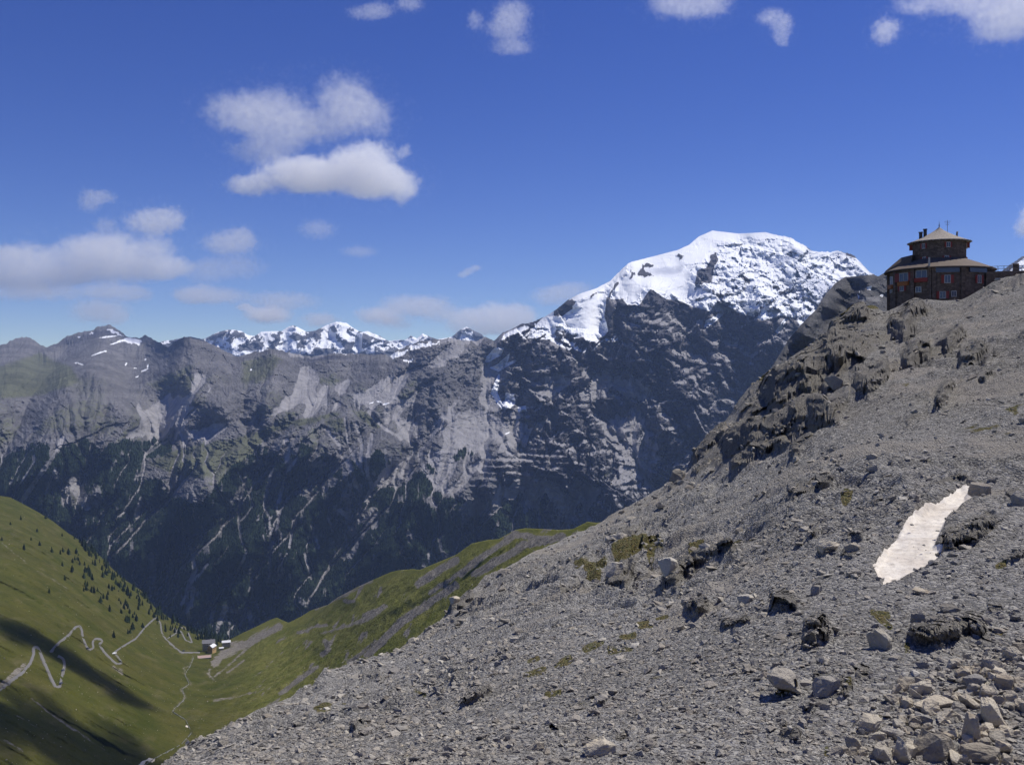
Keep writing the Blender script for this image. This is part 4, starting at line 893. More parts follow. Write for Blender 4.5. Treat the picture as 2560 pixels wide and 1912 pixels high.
# ------------------------------------------------------------------ NEAR SCREE SLOPE
N_SIL = sorted([(-500, 2330), (0, 2150), (250, 2010), (412, 1910), (500, 1857), (552, 1828), (640, 1773)]
               + n0([(0, 1220), (180, 1150), (260, 1090), (440, 1030), (640, 940), (720, 890), (860, 800), (930, 720), (1030, 640), (1080, 590), (1250, 475), (1400, 395), (1560, 325), (1650, 285)])
               + [(1496, 1308), (1559, 1268), (1627, 1230), (1652, 1220), (1690, 1192), (1717, 1172), (1748, 1135), (1790, 1090), (1824, 1045), (1847, 1010), (1879, 975), (1908, 950), (1954, 930), (1975, 905), (2013, 880), (2045, 862), (2076, 842), (2117, 800), (2146, 775), (2181, 768), (2210, 782), (2226, 781), (2256, 769),
                  (2298, 755), (2330, 757), (2362, 755), (2407, 747), (2452, 726), (2480, 708), (2500, 700), (2560, 687), (2700, 655), (3100, 590), (3500, 560)])
N_SD = [(-500, 16), (0, 22), (412, 36), (700, 60), (1000, 86), (1265, 120), (1495, 155), (1740, 176), (1950, 195), (2181, 206), (2400, 205), (2560, 202), (3100, 190)]
N_BD = [(-500, 9), (0, 12), (300, 15), (412, 16), (1000, 18), (2560, 18), (3100, 17)]
N_BP = [(-500, 2600), (0, 2300), (300, 2080), (412, 2020), (700, 1985), (2560, 1975), (3100, 1975)]
# rock steps: base line of a dark face (photo pixels), height in pixels, how far it runs back upslope
STEPS = [
    (c8([(-60, 900), (0, 860), (150, 780), (300, 690), (480, 570), (700, 440), (870, 340)]), 100, 46), (c8([(-400, 1330), (-260, 1210), (-120, 1170), (0, 1120), (130, 1050), (330, 950), (540, 965), (620, 860)]), 76, 40), (c8([(20, 800), (150, 660), (300, 560), (440, 450)]), 50, 26),
    (c8([(540, 300), (640, 200), (760, 120), (900, 70)]), 48, 36), (c8([(1000, 190), (1080, 180), (1170, 230), (1250, 100), (1400, 20)]), 44, 34), (c8([(700, 670), (860, 700), (1000, 620), (1010, 470)]), 52, 40), (c8([(1150, 540), (1220, 520), (1300, 400), (1430, 400)]), 42, 34), (c8([(480, 740), (600, 640)]), 36, 26),
    (c8([(1620, 480), (1740, 470), (1900, 350)]), 40, 30), (c8([(1420, 840), (1480, 830), (1530, 730), (1610, 640)]), 40, 22), (c8([(1180, 1000), (1240, 960), (1330, 900)]), 18, 18), (c8([(1810, 670), (1870, 650), (1940, 560)]), 30, 22), (c8([(160, 1240), (270, 1160), (400, 1090)]), 18, 20), (c8([(1500, 390), (1640, 260), (1700, 210)]), 38, 30),
    (h0([(280, 385), (350, 350), (470, 230), (510, 160)]), 34, 34), (h0([(165, 540), (240, 480)]), 20, 18), (h0([(300, 445), (350, 430), (410, 370)]), 20, 18), (h0([(510, 425), (570, 380), (750, 280), (900, 260)]), 30, 34), (h0([(850, 320), (920, 260), (1000, 230)]), 24, 22),
    (h0([(870, 620), (900, 570), (1000, 560), (1140, 470)]), 26, 30), (h0([(960, 790), (1000, 780), (1050, 700)]), 16, 16), (h0([(1180, 800), (1290, 790)]), 18, 20), (h0([(1000, 880), (1080, 900), (1140, 860)]), 18, 20), (h0([(1160, 900), (1240, 910), (1280, 870)]), 16, 16),
    (h0([(1720, 850), (1800, 850), (1960, 800), (2080, 720)]), 44, 34), (h0([(1690, 530), (1850, 480), (1920, 480)]), 20, 20), (h0([(1350, 610), (1410, 590)]), 14, 14), (h0([(2100, 590), (2200, 560)]), 22, 22), (h0([(2060, 960), (2150, 930), (2230, 890)]), 14, 16),
    (h0([(110, 1060), (200, 1060), (250, 990), (330, 970)]), 42, 26), (h0([(280, 960), (380, 930), (560, 860)]), 34, 26), (h0([(20, 890), (110, 880)]), 18, 18), (h0([(740, 1210), (830, 1210), (900, 1180)]), 40, 30), (h0([(250, 1240), (330, 1230), (400, 1180)]), 24, 24), (h0([(930, 1370), (1020, 1360), (1080, 1280)]), 40, 30),
    (h0([(1530, 1370), (1660, 1400), (1850, 1370)]), 40, 40), (h0([(1100, 1340), (1150, 1360)]), 12, 12), (h0([(450, 1320), (560, 1300), (640, 1270)]), 20, 22),
    (n0([(1800, 600), (1880, 580), (1920, 520)]), 30, 22), (n0([(1890, 610), (1930, 560), (1960, 450)]), 24, 18), (n0([(1800, 425), (1920, 380), (1970, 310)]), 34, 22), (n0([(1540, 680), (1640, 640), (1680, 600)]), 20, 16), (n0([(2110, 590), (2190, 560)]), 30, 20), (n0([(1940, 460), (2010, 430)]), 18, 14),
    (n0([(925, 730), (1000, 690), (1080, 620)]), 24, 18), (n0([(960, 860), (1040, 810), (1120, 790)]), 22, 22), (n0([(800, 850), (900, 810)]), 14, 16), (n0([(930, 1105), (1000, 1080), (1060, 1050)]), 16, 16), (n0([(985, 1240), (1090, 1190), (1190, 1140)]), 14, 18), (n0([(370, 1180), (430, 1170)]), 10, 12), (n0([(380, 1400), (470, 1340)]), 14, 16),
    (n0([(1750, 1260), (1830, 1230)]), 14, 16), (n0([(1490, 1410), (1560, 1390)]), 16, 18), (n0([(1850, 1480), (1930, 1450)]), 18, 22), (n0([(1380, 1560), (1450, 1540)]), 14, 18), (n0([(1700, 1230), (1790, 1200)]), 10, 14), (n0([(440, 1110), (560, 1070)]), 12, 14), (n0([(700, 910), (760, 890)]), 12, 14),
    (b0([(330, 440), (420, 420), (560, 360), (600, 290)]), 40, 24), (b0([(1240, 370), (1400, 400), (1560, 370), (1760, 300), (1900, 380)]), 46, 40), (b0([(110, 800), (230, 800), (300, 740)]), 26, 30), (b0([(640, 810), (700, 800), (760, 720)]), 30, 30), (b0([(420, 710), (480, 700)]), 20, 24), (b0([(760, 680), (860, 670), (900, 600)]), 24, 24),
    (b0([(80, 110), (220, 120), (320, 50)]), 30, 30), (b0([(140, 1190), (300, 1190), (330, 1120)]), 30, 40), (b0([(1900, 110), (2050, 110)]), 20, 24), (b0([(900, 920), (960, 910)]), 10, 14), (b0([(360, 960), (440, 900)]), 14, 20),
]
OUTCROP = c8([(-420, 1330), (-200, 1080), (0, 800), (200, 560), (430, 260), (700, 90), (900, -40), (1250, -60), (1000, 120), (860, 380), (640, 640), (420, 860), (150, 1080), (-150, 1260)])
SNOWP = h0([(1350, 960), (1400, 890), (1480, 770), (1570, 680), (1660, 630), (1760, 580), (1840, 515), (1860, 510), (1925, 500), (1880, 550), (1960, 570), (1830, 640), (1780, 660), (1700, 830), (1745, 860), (1730, 900), (1620, 970), (1460, 1030), (1400, 1048), (1430, 1005), (1380, 1015)])
SNOWP = [(x, y) for x, y in SNOWP]
MOSS = [(n0([(350, 1240), (410, 1205), (500, 1190)]), 12), (n0([(1690, 940), (1780, 905)]), 11), (n0([(1370, 1070), (1460, 1050)]), 12), (n0([(1530, 1020), (1600, 990)]), 11), (n0([(1820, 935), (1940, 920)]), 8), (n0([(1890, 875), (1960, 860)]), 10), (n0([(1480, 1180), (1540, 1170)]), 10), (n0([(1640, 560), (1820, 520)]), 7), (n0([(1370, 1000), (1420, 990)]), 8),
        (n0([(200, 1300), (280, 1270)]), 8), (n0([(740, 1160), (800, 1150)]), 6), (n0([(500, 1120), (560, 1110)]), 5), (n0([(1860, 480), (1940, 440), (2100, 380)]), 14), (n0([(1980, 800), (2030, 790)]), 9), (n0([(1700, 590), (1760, 560)]), 10), (h0([(1170, 530), (1200, 510)]), 14), (h0([(300, 830), (400, 800)]), 14), (h0([(560, 780), (640, 770)]), 9), (h0([(80, 800), (60, 920)]), 14),
        (h0([(1380, 1240), (1430, 1250)]), 10), (h0([(2060, 980), (2100, 970)]), 9), (h0([(100, 1250), (150, 1240)]), 8), (h0([(0, 1300), (60, 1300)]), 10), (b0([(950, 120), (1040, 190), (1080, 230)]), 12), (b0([(1230, 410), (1240, 460)]), 10), (b0([(730, 700), (740, 770)]), 10), (b0([(150, 820), (300, 780)]), 10), (b0([(950, 1000), (1010, 990)]), 7),
        (c4([(1900, 750), (2020, 790)]), 14), (c4([(1600, 1040), (1900, 830)]), 9), (c4([(1340, 1180), (1480, 1110)]), 12), (c4([(1000, 1440), (1180, 1480)]), 14), (b0([(560, 1270), (560, 1330)]), 10), (b0([(1930, 530), (1980, 540)]), 8), (b0([(1990, 290), (2030, 300)]), 8)]
def soil_at(X, Y): return sstep(.02, .38, fbm(X / 13, Y / 10, 31.3, 4, .55) + .12 * fbm(X / 2.5, Y / 2.5, 33.3, 3))
def near_base(px, f):
    s0 = np.interp(px, [p[0] for p in N_SIL], [p[1] for p in N_SIL]); s = sitp(px, N_SIL, 110)
    sd = sitp(px, N_SD, 120); bd = sitp(px, N_BD, 120); bp = sitp(px, N_BP, 120)
    g = np.clip(f, 0, 1)
    py = s + g * (bp - s) + (s0 - s) * np.exp(-(g / .05))
    iv = 1 / sd + g ** 1.28 * (1 / bd - 1 / sd)
    d = 1 / iv
    # in front of the picture, up to the viewer's feet
    k = np.clip(f - 1, 0, 1)
    z = (HY - py) / F * d
    d2 = d + k * (1.5 - d); z = z + k * (-1.75 - z)
    return py, d2, z, s, bp
def near_eval(px, f, sharp=True):
    px = np.asarray(px, np.float32); f = np.asarray(f, np.float32)
    py, d, z, s, bp = near_base(px, f)
    X = (px - CX) / F * d
    amp = sstep(-.02, .02, f)
    wx = fbm(X / 9.0, d / 9.0, .2, 3, .5); wy = fbm(X / 9.0, d / 9.0, 5.2, 3, .5)
    sn = polymask(px, py, SNOWP, 8)
    lift = np.zeros_like(z)
    if sharp:
        ps = 3000.0 / (d + 150)
        qx = px + ps * wx * 1.1; qy = py + ps * wy * 1.1
        for poly, h, run in STEPS:
            a = np.asarray(poly); m = run * 3 + 40
            bb = (px > a[:, 0].min() - m) & (px < a[:, 0].max() + m) & (py > a[:, 1].min() - m) & (py < a[:, 1].max() + m)
            if not bb.any(): continue
            x = qx[bb]; y = qy[bb]
            best = np.full(x.shape, 1e9); side = np.zeros_like(x); tt = np.zeros_like(x)
            L = np.concatenate([[0], np.cumsum(np.hypot(*np.diff(a, axis=0).T))])
            for i in range(len(a) - 1):
                e = a[i + 1] - a[i]; l2 = e @ e
                t = np.clip(((x - a[i][0]) * e[0] + (y - a[i][1]) * e[1]) / l2, 0, 1)
                vx = x - a[i][0] - t * e[0]; vy = y - a[i][1] - t * e[1]; dd = vx * vx + vy * vy
                c = dd < best; best = np.where(c, dd, best); side = np.where(c, (e[0] * vy - e[1] * vx), side); tt = np.where(c, (L[i] + t * math.sqrt(l2)) / L[-1], tt)
            dist = np.sqrt(best); back = side < 0
            prof = np.where(back, np.exp(-(dist / run) ** 1.4), 1 - sstep(0, .30 * h + 3, dist))
            ends = sstep(0, .16, tt) * (1 - sstep(.84, 1, tt)); ends = np.maximum(ends, .25)
            hh = h * (.92 + .35 * perlin(x / 70, y / 70, .7))
            add = hh * prof * ends
            lift[bb] = np.maximum(lift[bb], np.where(add > .3, add, 0))
        oc = polymask(qx, qy, OUTCROP, 34); a_ = px * .80 - py * .60; b_ = px * .60 + py * .80
        slab = ridged(a_ / 105 + .3 * wx, b_ / 25 + .25 * wy, 3.3, 4) - .42
        lift = lift + np.where(oc > .01, 18 * slab * oc, 0)
    out = lift / F * d
    rockm = sstep(3, 16, lift); zl = z + out; dl = d + 1.3 * out
    big = 0.75 * fbm(X / 16, d / 16, .1, 3) * np.clip(d / 40, .4, 2.2)
    r1 = (ridged(X / 5.2, dl / 5.2, zl / 5.2, 4) - .45)
    patch = sstep(-.25, .35, fbm(X / 22, d / 22, 8.8, 3))
    r2 = (ridged((X + .6 * zl) / 1.9, dl / 1.9, zl / 1.3, 4) - .45)
    sm = fbm(X / .55, dl / .55, zl / .55, 3, .6)
    q = fbm(X / 17 + .3 * wx, dl / 13, 11.3, 4, .55) * 5.5; fl = np.floor(q); fr = q - fl; led = (fl + sstep(.30, 1.0, fr)) * .42
    led = led * (.35 + .65 * patch)
    nz = big + led * np.clip(d / 60, .4, 1.5) + (.62 - 1.0 * worley(X / 3.1 + .4 * wx, (dl + .5 * X) / 2.8, 21)[0]) * patch * (1 - rockm) * np.clip(d / 70, .1, 1) + .30 * (.55 - worley(X / 1.15, (dl + .5 * X) / 1.1, 22)[0]) * (.3 + .7 * patch) * np.clip(d / 50, .3, 1) + (0.42 * r1 * (.25 + .75 * patch) + 0.26 * r2 * (.35 + .65 * patch) * (1 - .5 * rockm) + 0.07 * sm) * np.clip(d / 55, .45, 1.5) + .12 * rockm * r2
    nz = nz * (1 - .85 * rockm)
    out = out + nz * amp * (1 - .85 * sn) * np.clip(1.6 - f, .4, 1) - .30 * sn
    # blocky rock faces: push in and out along the view line
    zz0 = z + out; sc_ = np.clip(d / 130, .3, 1.3); u1 = X + .35 * d
    wk = 1.9 * facets(u1 / (3.6 * sc_) + .5 * wx, zz0 / (2.6 * sc_) + .4 * wy, 4) + .9 * facets(u1 / (1.3 * sc_), zz0 / (.8 * sc_), 5)
    sd_ = zz0 / (1.3 * sc_) + 1.2 * wx; sd_ = sd_ - np.floor(sd_); wk = wk + .9 * (np.where(sd_ < .5, sd_ * 2, 2 - 2 * sd_) - .5)
    shift = wk * rockm * sc_ * amp * (f > 0) * (f < 1)
    X = X * (1 - shift / d); out = out - zz0 * shift / d; d = d - shift
    # far side of the crest
    bk = np.clip(-f, 0, 1)
    dd = d + bk * 70 * (d / 150); zz = z + out - bk ** 1.25 * 75 * (d / 150) * np.where(px > 2100, 0.35, 1.0)
    return (px - CX) / F * dd, dd, zz, py, rockm
def near_f(px, py):
    s = sitp(px, N_SIL, 110); bp = sitp(px, N_BP, 120); s0 = np.interp(px, [p[0] for p in N_SIL], [p[1] for p in N_SIL])
    f = (py - s) / (bp - s)
    for _ in range(6): f = (py - s - (s0 - s) * np.exp(-np.clip(f, 0, 1) / .05)) / (bp - s)
    return f
def near_at(px, py, sharp=True):
    px = np.atleast_1d(np.asarray(px, float)); py = np.atleast_1d(np.asarray(py, float))
    X, Y, Z, _, _ = near_eval(px, near_f(px, py), sharp)
    return np.stack([X, Y, Z], -1)
_rock = {}
def rock_mat(name='scree rock', lichen=.25, pale=1.0):
    if name in _rock: return _rock[name]
    m, nt = new_mat(name); b = NB(nt); p = b.pos()
    at = b.n('ShaderNodeAttribute', attribute_name='tint'); oi = b.n('ShaderNodeObjectInfo').outputs['Random']
    f = b.math('FRACT', b.math('ADD', at.outputs['Fac'], oi))
    n = b.noise(p, 2.2, 6, .62); n2 = b.noise(p, 11, 5, .65)
    base = b.n('ShaderNodeValToRGB'); cr = base.color_ramp; b.set(base.inputs[0], f)
    cols = [(0, (.18, .165, .145)), (.22, (.33, .30, .255)), (.45, (.235, .225, .21)), (.68, (.43, .395, .335)), (.85, (.28, .245, .20)), (1, (.55, .52, .45))]
    warm = (1.04, 1.0, .90) if pale > 1 else (1, 1, 1); cols = [(q_, tuple(v_ * w_ for v_, w_ in zip(c_, warm))) for q_, c_ in cols]
    cr.elements[0].position = 0; cr.elements[1].position = 1
    for pos_, c in cols[1:-1]: cr.elements.new(pos_)
    for el, (pos_, c) in zip(cr.elements, cols): el.position = pos_; el.color = (*[min(1, q * pale) for q in c], 1)
    c = b.mix(b.math('MULTIPLY', b.ramp(n, .4, .7), .55), base.outputs[0], (.40 * pale, .37 * pale, .305 * pale))
    c = b.mix(b.math('MULTIPLY', b.ramp(n2, .55, .8), .5), c, (.075, .072, .07))
    c = b.mix(b.math('MULTIPLY', b.ramp(b.noise(p, 1.1, 4), .62, .75), lichen), c, (.20, .165, .075))
    st = b.noise(b.vmath('MULTIPLY', p, (1.5, 2, 9)).outputs[0], 1.0, 4, .6)
    b.out(c, .92, b.bump(b.math('ADD', b.math('ADD', n2, n), st), .07), .12)
    _rock[name] = m; return m
def build_near():
    nc = 1390
    px = np.linspace(-420, 3340, nc).astype(np.float32)
    f = np.concatenate([np.linspace(-1, -.05, 14), np.linspace(-.03, 1, 700), np.linspace(1.02, 2, 24)]).astype(np.float32)[:, None]
    nr = len(f); PX = np.broadcast_to(px, (nr, nc)).copy(); FF = np.broadcast_to(f, (nr, nc)).copy()
    X, Y, Z, PY, rockm = near_eval(PX, FF)
    V = np.stack([X, Y, Z], -1)
    w = 7 * fbm(X / 2.5, Y / 2.5, Z / 2.5, 4, .6); moss = np.zeros_like(X)
    for p, ww in MOSS: moss = np.maximum(moss, linemask(PX + 1.3 * w, PY + w, p, ww * .7, 4.5))
    moss = np.maximum(moss, .6 * sstep(.30, .5, fbm(X / 3.0, Y / 3.0, 6.6, 4, .6)) * sstep(-.1, .3, fbm(X / 20, Y / 20, 1.6, 3)))
    moss = np.maximum(moss, .75 * polymask(PX + w, PY + w, c8([(1500, 900), (1900, 850), (2200, 750), (2250, 1100), (1900, 1150), (1600, 1000)]), 25) * sstep(-.1, .35, fbm(X / 2.4, Y / 2.4, 2.6, 4, .6)))
    earth = np.clip(.15 + .9 * fbm(X / 14, Y / 14, 3.3, 4), 0, 1) + .85 * polymask(PX + 2 * w, PY + 2 * w, c8([(150, 1000), (700, 330), (1300, -150), (2600, -600), (2600, 1350), (1500, 1250), (700, 1150)]), 130) * (.75 + .8 * fbm(X / 20, Y / 12, 13.3, 4))
    fine = sstep(-.2, .35, fbm((X + .25 * Y) / 34, (Y - .25 * X) / 4.5, 9.3, 4)); rockm = np.clip(rockm, 0, 1); soil = soil_at(X, Y) * (1 - rockm)
    ww_ = polymask(PX, PY, SNOWP, 9, 9) * (.6 + .8 * fbm(X / 2, Y / 2, 3.7, 3))
    me_soil = rgba(soil, np.clip(ww_, 0, 1), soil * 0, soil * 0)
    m, nt = new_mat('scree ground'); b = NB(nt); p = b.pos()
    at = b.n('ShaderNodeAttribute', attribute_name='zone'); sp = b.n('ShaderNodeSeparateColor', i={0: at.outputs['Color']})
    n1 = b.noise(p, .35, 6, .6); n2 = b.noise(p, 3.0, 6, .68); n3 = b.noise(p, 14, 4, .65)
    v1 = b.voro(p, 4.5); v2 = b.voro(p, 11.0); e1 = b.voro(p, 4.5, 'DISTANCE_TO_EDGE').outputs[0]
    g1 = b.n('ShaderNodeSeparateColor', i={0: v1.outputs['Color']}).outputs[0]; g2 = b.n('ShaderNodeSeparateColor', i={0: v2.outputs['Color']}).outputs[1]
    c = b.mix(b.ramp(n1, .3, .7), (.30, .29, .272), (.335, .33, .315))
    c = b.mix(b.math('MULTIPLY', b.math('MINIMUM', sp.outputs[1], 1.15), .78), c, b.mix(b.ramp(n3, .3, .7), (.075, .07, .05), (.135, .123, .09)))
    c = b.mix(b.math('MULTIPLY', at.outputs['Alpha'], .5), c, b.mix(.72, c, (.16, .155, .15)))
    c = b.mix(b.ramp(g2, .1, .9), b.mix(.45, c, (.10, .095, .09)), b.mix(.5, c, (.46, .44, .40)))
    c = b.mix(b.math('MULTIPLY', b.ramp(g1, .55, .95), .6), c, b.mix(.7, c, (.50, .48, .44)))
    c = b.mix(b.math('MULTIPLY', b.ramp(g1, .4, .05), .55), c, (.12, .115, .105))
    so = b.n('ShaderNodeSeparateColor', i={0: b.n('ShaderNodeAttribute', attribute_name='soil').outputs['Color']}).outputs[0]
    sf = b.ramp(b.math('ADD', so, b.math('MULTIPLY', b.math('SUBTRACT', n2, .5), .8)), .3, .7)
    c = b.mix(b.math('MULTIPLY', sf, .68), c, b.mix(n3, (.285, .258, .22), (.37, .342, .295)))
    rk = b.mix(b.ramp(n2, .3, .7), (.135, .125, .105), (.275, .258, .225))
    c = b.mix(sp.outputs[2], c, rk)
    c = b.mix(b.math('MULTIPLY', b.ramp(n2, .55, .75), .34), c, (.10, .095, .085))
    wet = b.n('ShaderNodeSeparateColor', i={0: b.n('ShaderNodeAttribute', attribute_name='soil').outputs['Color']}).outputs[1]
    c = b.mix(b.math('MULTIPLY', wet, .6), c, b.mix(1.0, c, (.5, .47, .44), 'MULTIPLY'))
    ms = b.ramp(b.math('ADD', sp.outputs[0], b.math('MULTIPLY', b.math('SUBTRACT', n3, .5), 1.0)), .35, .65)
    c = b.mix(b.math('MULTIPLY', ms, .85), c, b.mix(b.ramp(n2, .35, .65), (.075, .082, .016), (.15, .115, .032)))
    h = b.math('ADD', b.math('MULTIPLY', n2, 1.2), b.math('ADD', b.math('MULTIPLY', n3, .35), b.math('MULTIPLY', b.math('MINIMUM', e1, .25), 1.6)))
    b.out(c, .95, b.bump(h, .22), .08)
    o = np_obj('scree_land', V.reshape(-1, 3), grid_faces(nr, nc, True), m, False, {'zone': rgba(moss, earth, rockm, fine), 'soil': me_soil})
    tag(o, kind='structure')
    tag(snow_sheet(SNOWP, lambda a, c_: near_eval(a, near_f(a, c_), False)[:3], snow_mat(), 2.0, .12, .22, 8.0), 'tongue shaped patch of dirty cream snow lying in a hollow of the scree', 'snow patch')

# stones
def hull_mesh(seed, npts, flat=(1, 1, 1), sub=0, rough=0.0):
    r = np.random.default_rng(seed); q = r.normal(size=(npts, 3)); q /= np.linalg.norm(q, axis=1)[:, None]; q *= r.uniform(.72, 1.0, (npts, 1)); q = np.sign(q) * np.abs(q) ** .8; q *= np.array(flat) / np.abs(q).max(0)
    bm = bmesh.new(); vs = [bm.verts.new(v) for v in q]
    res = bmesh.ops.convex_hull(bm, input=vs)
    bmesh.ops.delete(bm, geom=[v for v in bm.verts if not v.link_faces], context='VERTS')
    bmesh.ops.triangulate(bm, faces=bm.faces)
    if sub:
        bmesh.ops.bevel(bm, geom=list(bm.edges), offset=.025, segments=1, affect='EDGES')
        bmesh.ops.triangulate(bm, faces=bm.faces)
        for _ in range(sub): bmesh.ops.subdivide_edges(bm, edges=list(bm.edges), cuts=1, use_grid_fill=True)
        bmesh.ops.triangulate(bm, faces=bm.faces)
    bm.verts.index_update(); bm.normal_update()
    V = np.array([v.co[:] for v in bm.verts]); Nn = np.array([v.normal[:] for v in bm.verts]); Fc = np.array([[v.index for v in f.verts] for f in bm.faces]); bm.free()
    if rough:
        k = fbm(V[:, 0] * 2 + seed, V[:, 1] * 2, V[:, 2] * 2, 4, .6) + .5 * (ridged(V[:, 0] * 1.6 + seed, V[:, 1] * 1.6, V[:, 2] * 4, 3) - .45)
        V = V + Nn * (rough * k)[:, None]
    return V, Fc
def rand_rot(n):
    q = rng.normal(size=(n, 4)); q /= np.linalg.norm(q, axis=1)[:, None]; w, x, y, z = q.T
    return np.stack([np.stack([1 - 2 * (y * y + z * z), 2 * (x * y - z * w), 2 * (x * z + y * w)], -1), np.stack([2 * (x * y + z * w), 1 - 2 * (x * x + z * z), 2 * (y * z - x * w)], -1), np.stack([2 * (x * z - y * w), 2 * (y * z + x * w), 1 - 2 * (x * x + y * y)], -1)], 1)
def build_stones(n=110000):
    px = rng.uniform(-60, 2640, n); f = rng.uniform(0, 1, n) ** 0.9
    py, d, z, s, bp = near_base(px, f); X = (px - CX) / F * d
    dens = (.35 + .65 * sstep(-.25, .3, fbm(X / 9, d / 9, 4.1, 4))) * (1 - .75 * soil_at(X, d)) * (1 - .7 * polymask(px, py, c8([(150, 1000), (700, 330), (1300, -150), (2600, -600), (2600, 1350), (1500, 1250), (700, 1150)]), 130)) + .6 * polymask(px, py, b0([(900, 1000), (1200, 700), (1700, 450), (2250, 450), (2250, 1500), (600, 1500)]), 40)
    keep = (rng.uniform(0, 1.2, n) < dens) & (py < 1990) & ((polymask(px, py, SNOWP, 2, 3) < .5) | ((rng.uniform(0, 1, n) < .06) & (rng.uniform(0, 1, n) < .6)))
    px, f = px[keep], f[keep]; n = len(px)
    X, Y, Z, py, _ = near_eval(px, f)
    scr = np.exp(rng.normal(0, .74, n)) * 2.15          # size in photo pixels
    heap = polymask(px, py, b0([(900, 1000), (1200, 700), (1700, 450), (2250, 450), (2250, 1500), (600, 1500)]), 60)
    scr = np.clip(scr * (1 + .9 * heap * rng.uniform(0, 1, n)), 1.0, 17)
    r = scr * Y / F
    r = np.clip(r, .02, .75)
    P = np.stack([X, Y, Z + r * .25 + .42 * polymask(px, py, SNOWP, 6, -2)], -1)
    var = [hull_mesh(100 + k, 10, (1, .8 + .2 * (k % 2), .45 + .08 * (k % 5))) for k in range(12)]
    Vs, Fs, Ts = [], [], []; off = 0; kind = rng.integers(0, 12, n); R = rand_rot(n)
    tilt = np.array([1, 1, .6])
    for k, (v, fc) in enumerate(var):
        i = np.flatnonzero(kind == k)
        q = np.einsum('nij,vj->nvi', R[i], v) * r[i, None, None] * tilt + P[i, None]
        Vs.append(q.reshape(-1, 3)); Fs.append((fc[None] + (np.arange(len(i)) * len(v))[:, None, None] + off).reshape(-1, 3)); off += len(i) * len(v)
        Ts.append(np.repeat(rng.uniform(0, 1, len(i)), len(v)))
    t = np.concatenate(Ts)
    o = np_obj('stone_rubble', np.concatenate(Vs), np.concatenate(Fs), rock_mat(), False, {'tint': rgba(t, t, t, t)})
    tag(o, 'countless loose grey stones and chips scattered over the near scree slope', 'rubble', kind='stuff')

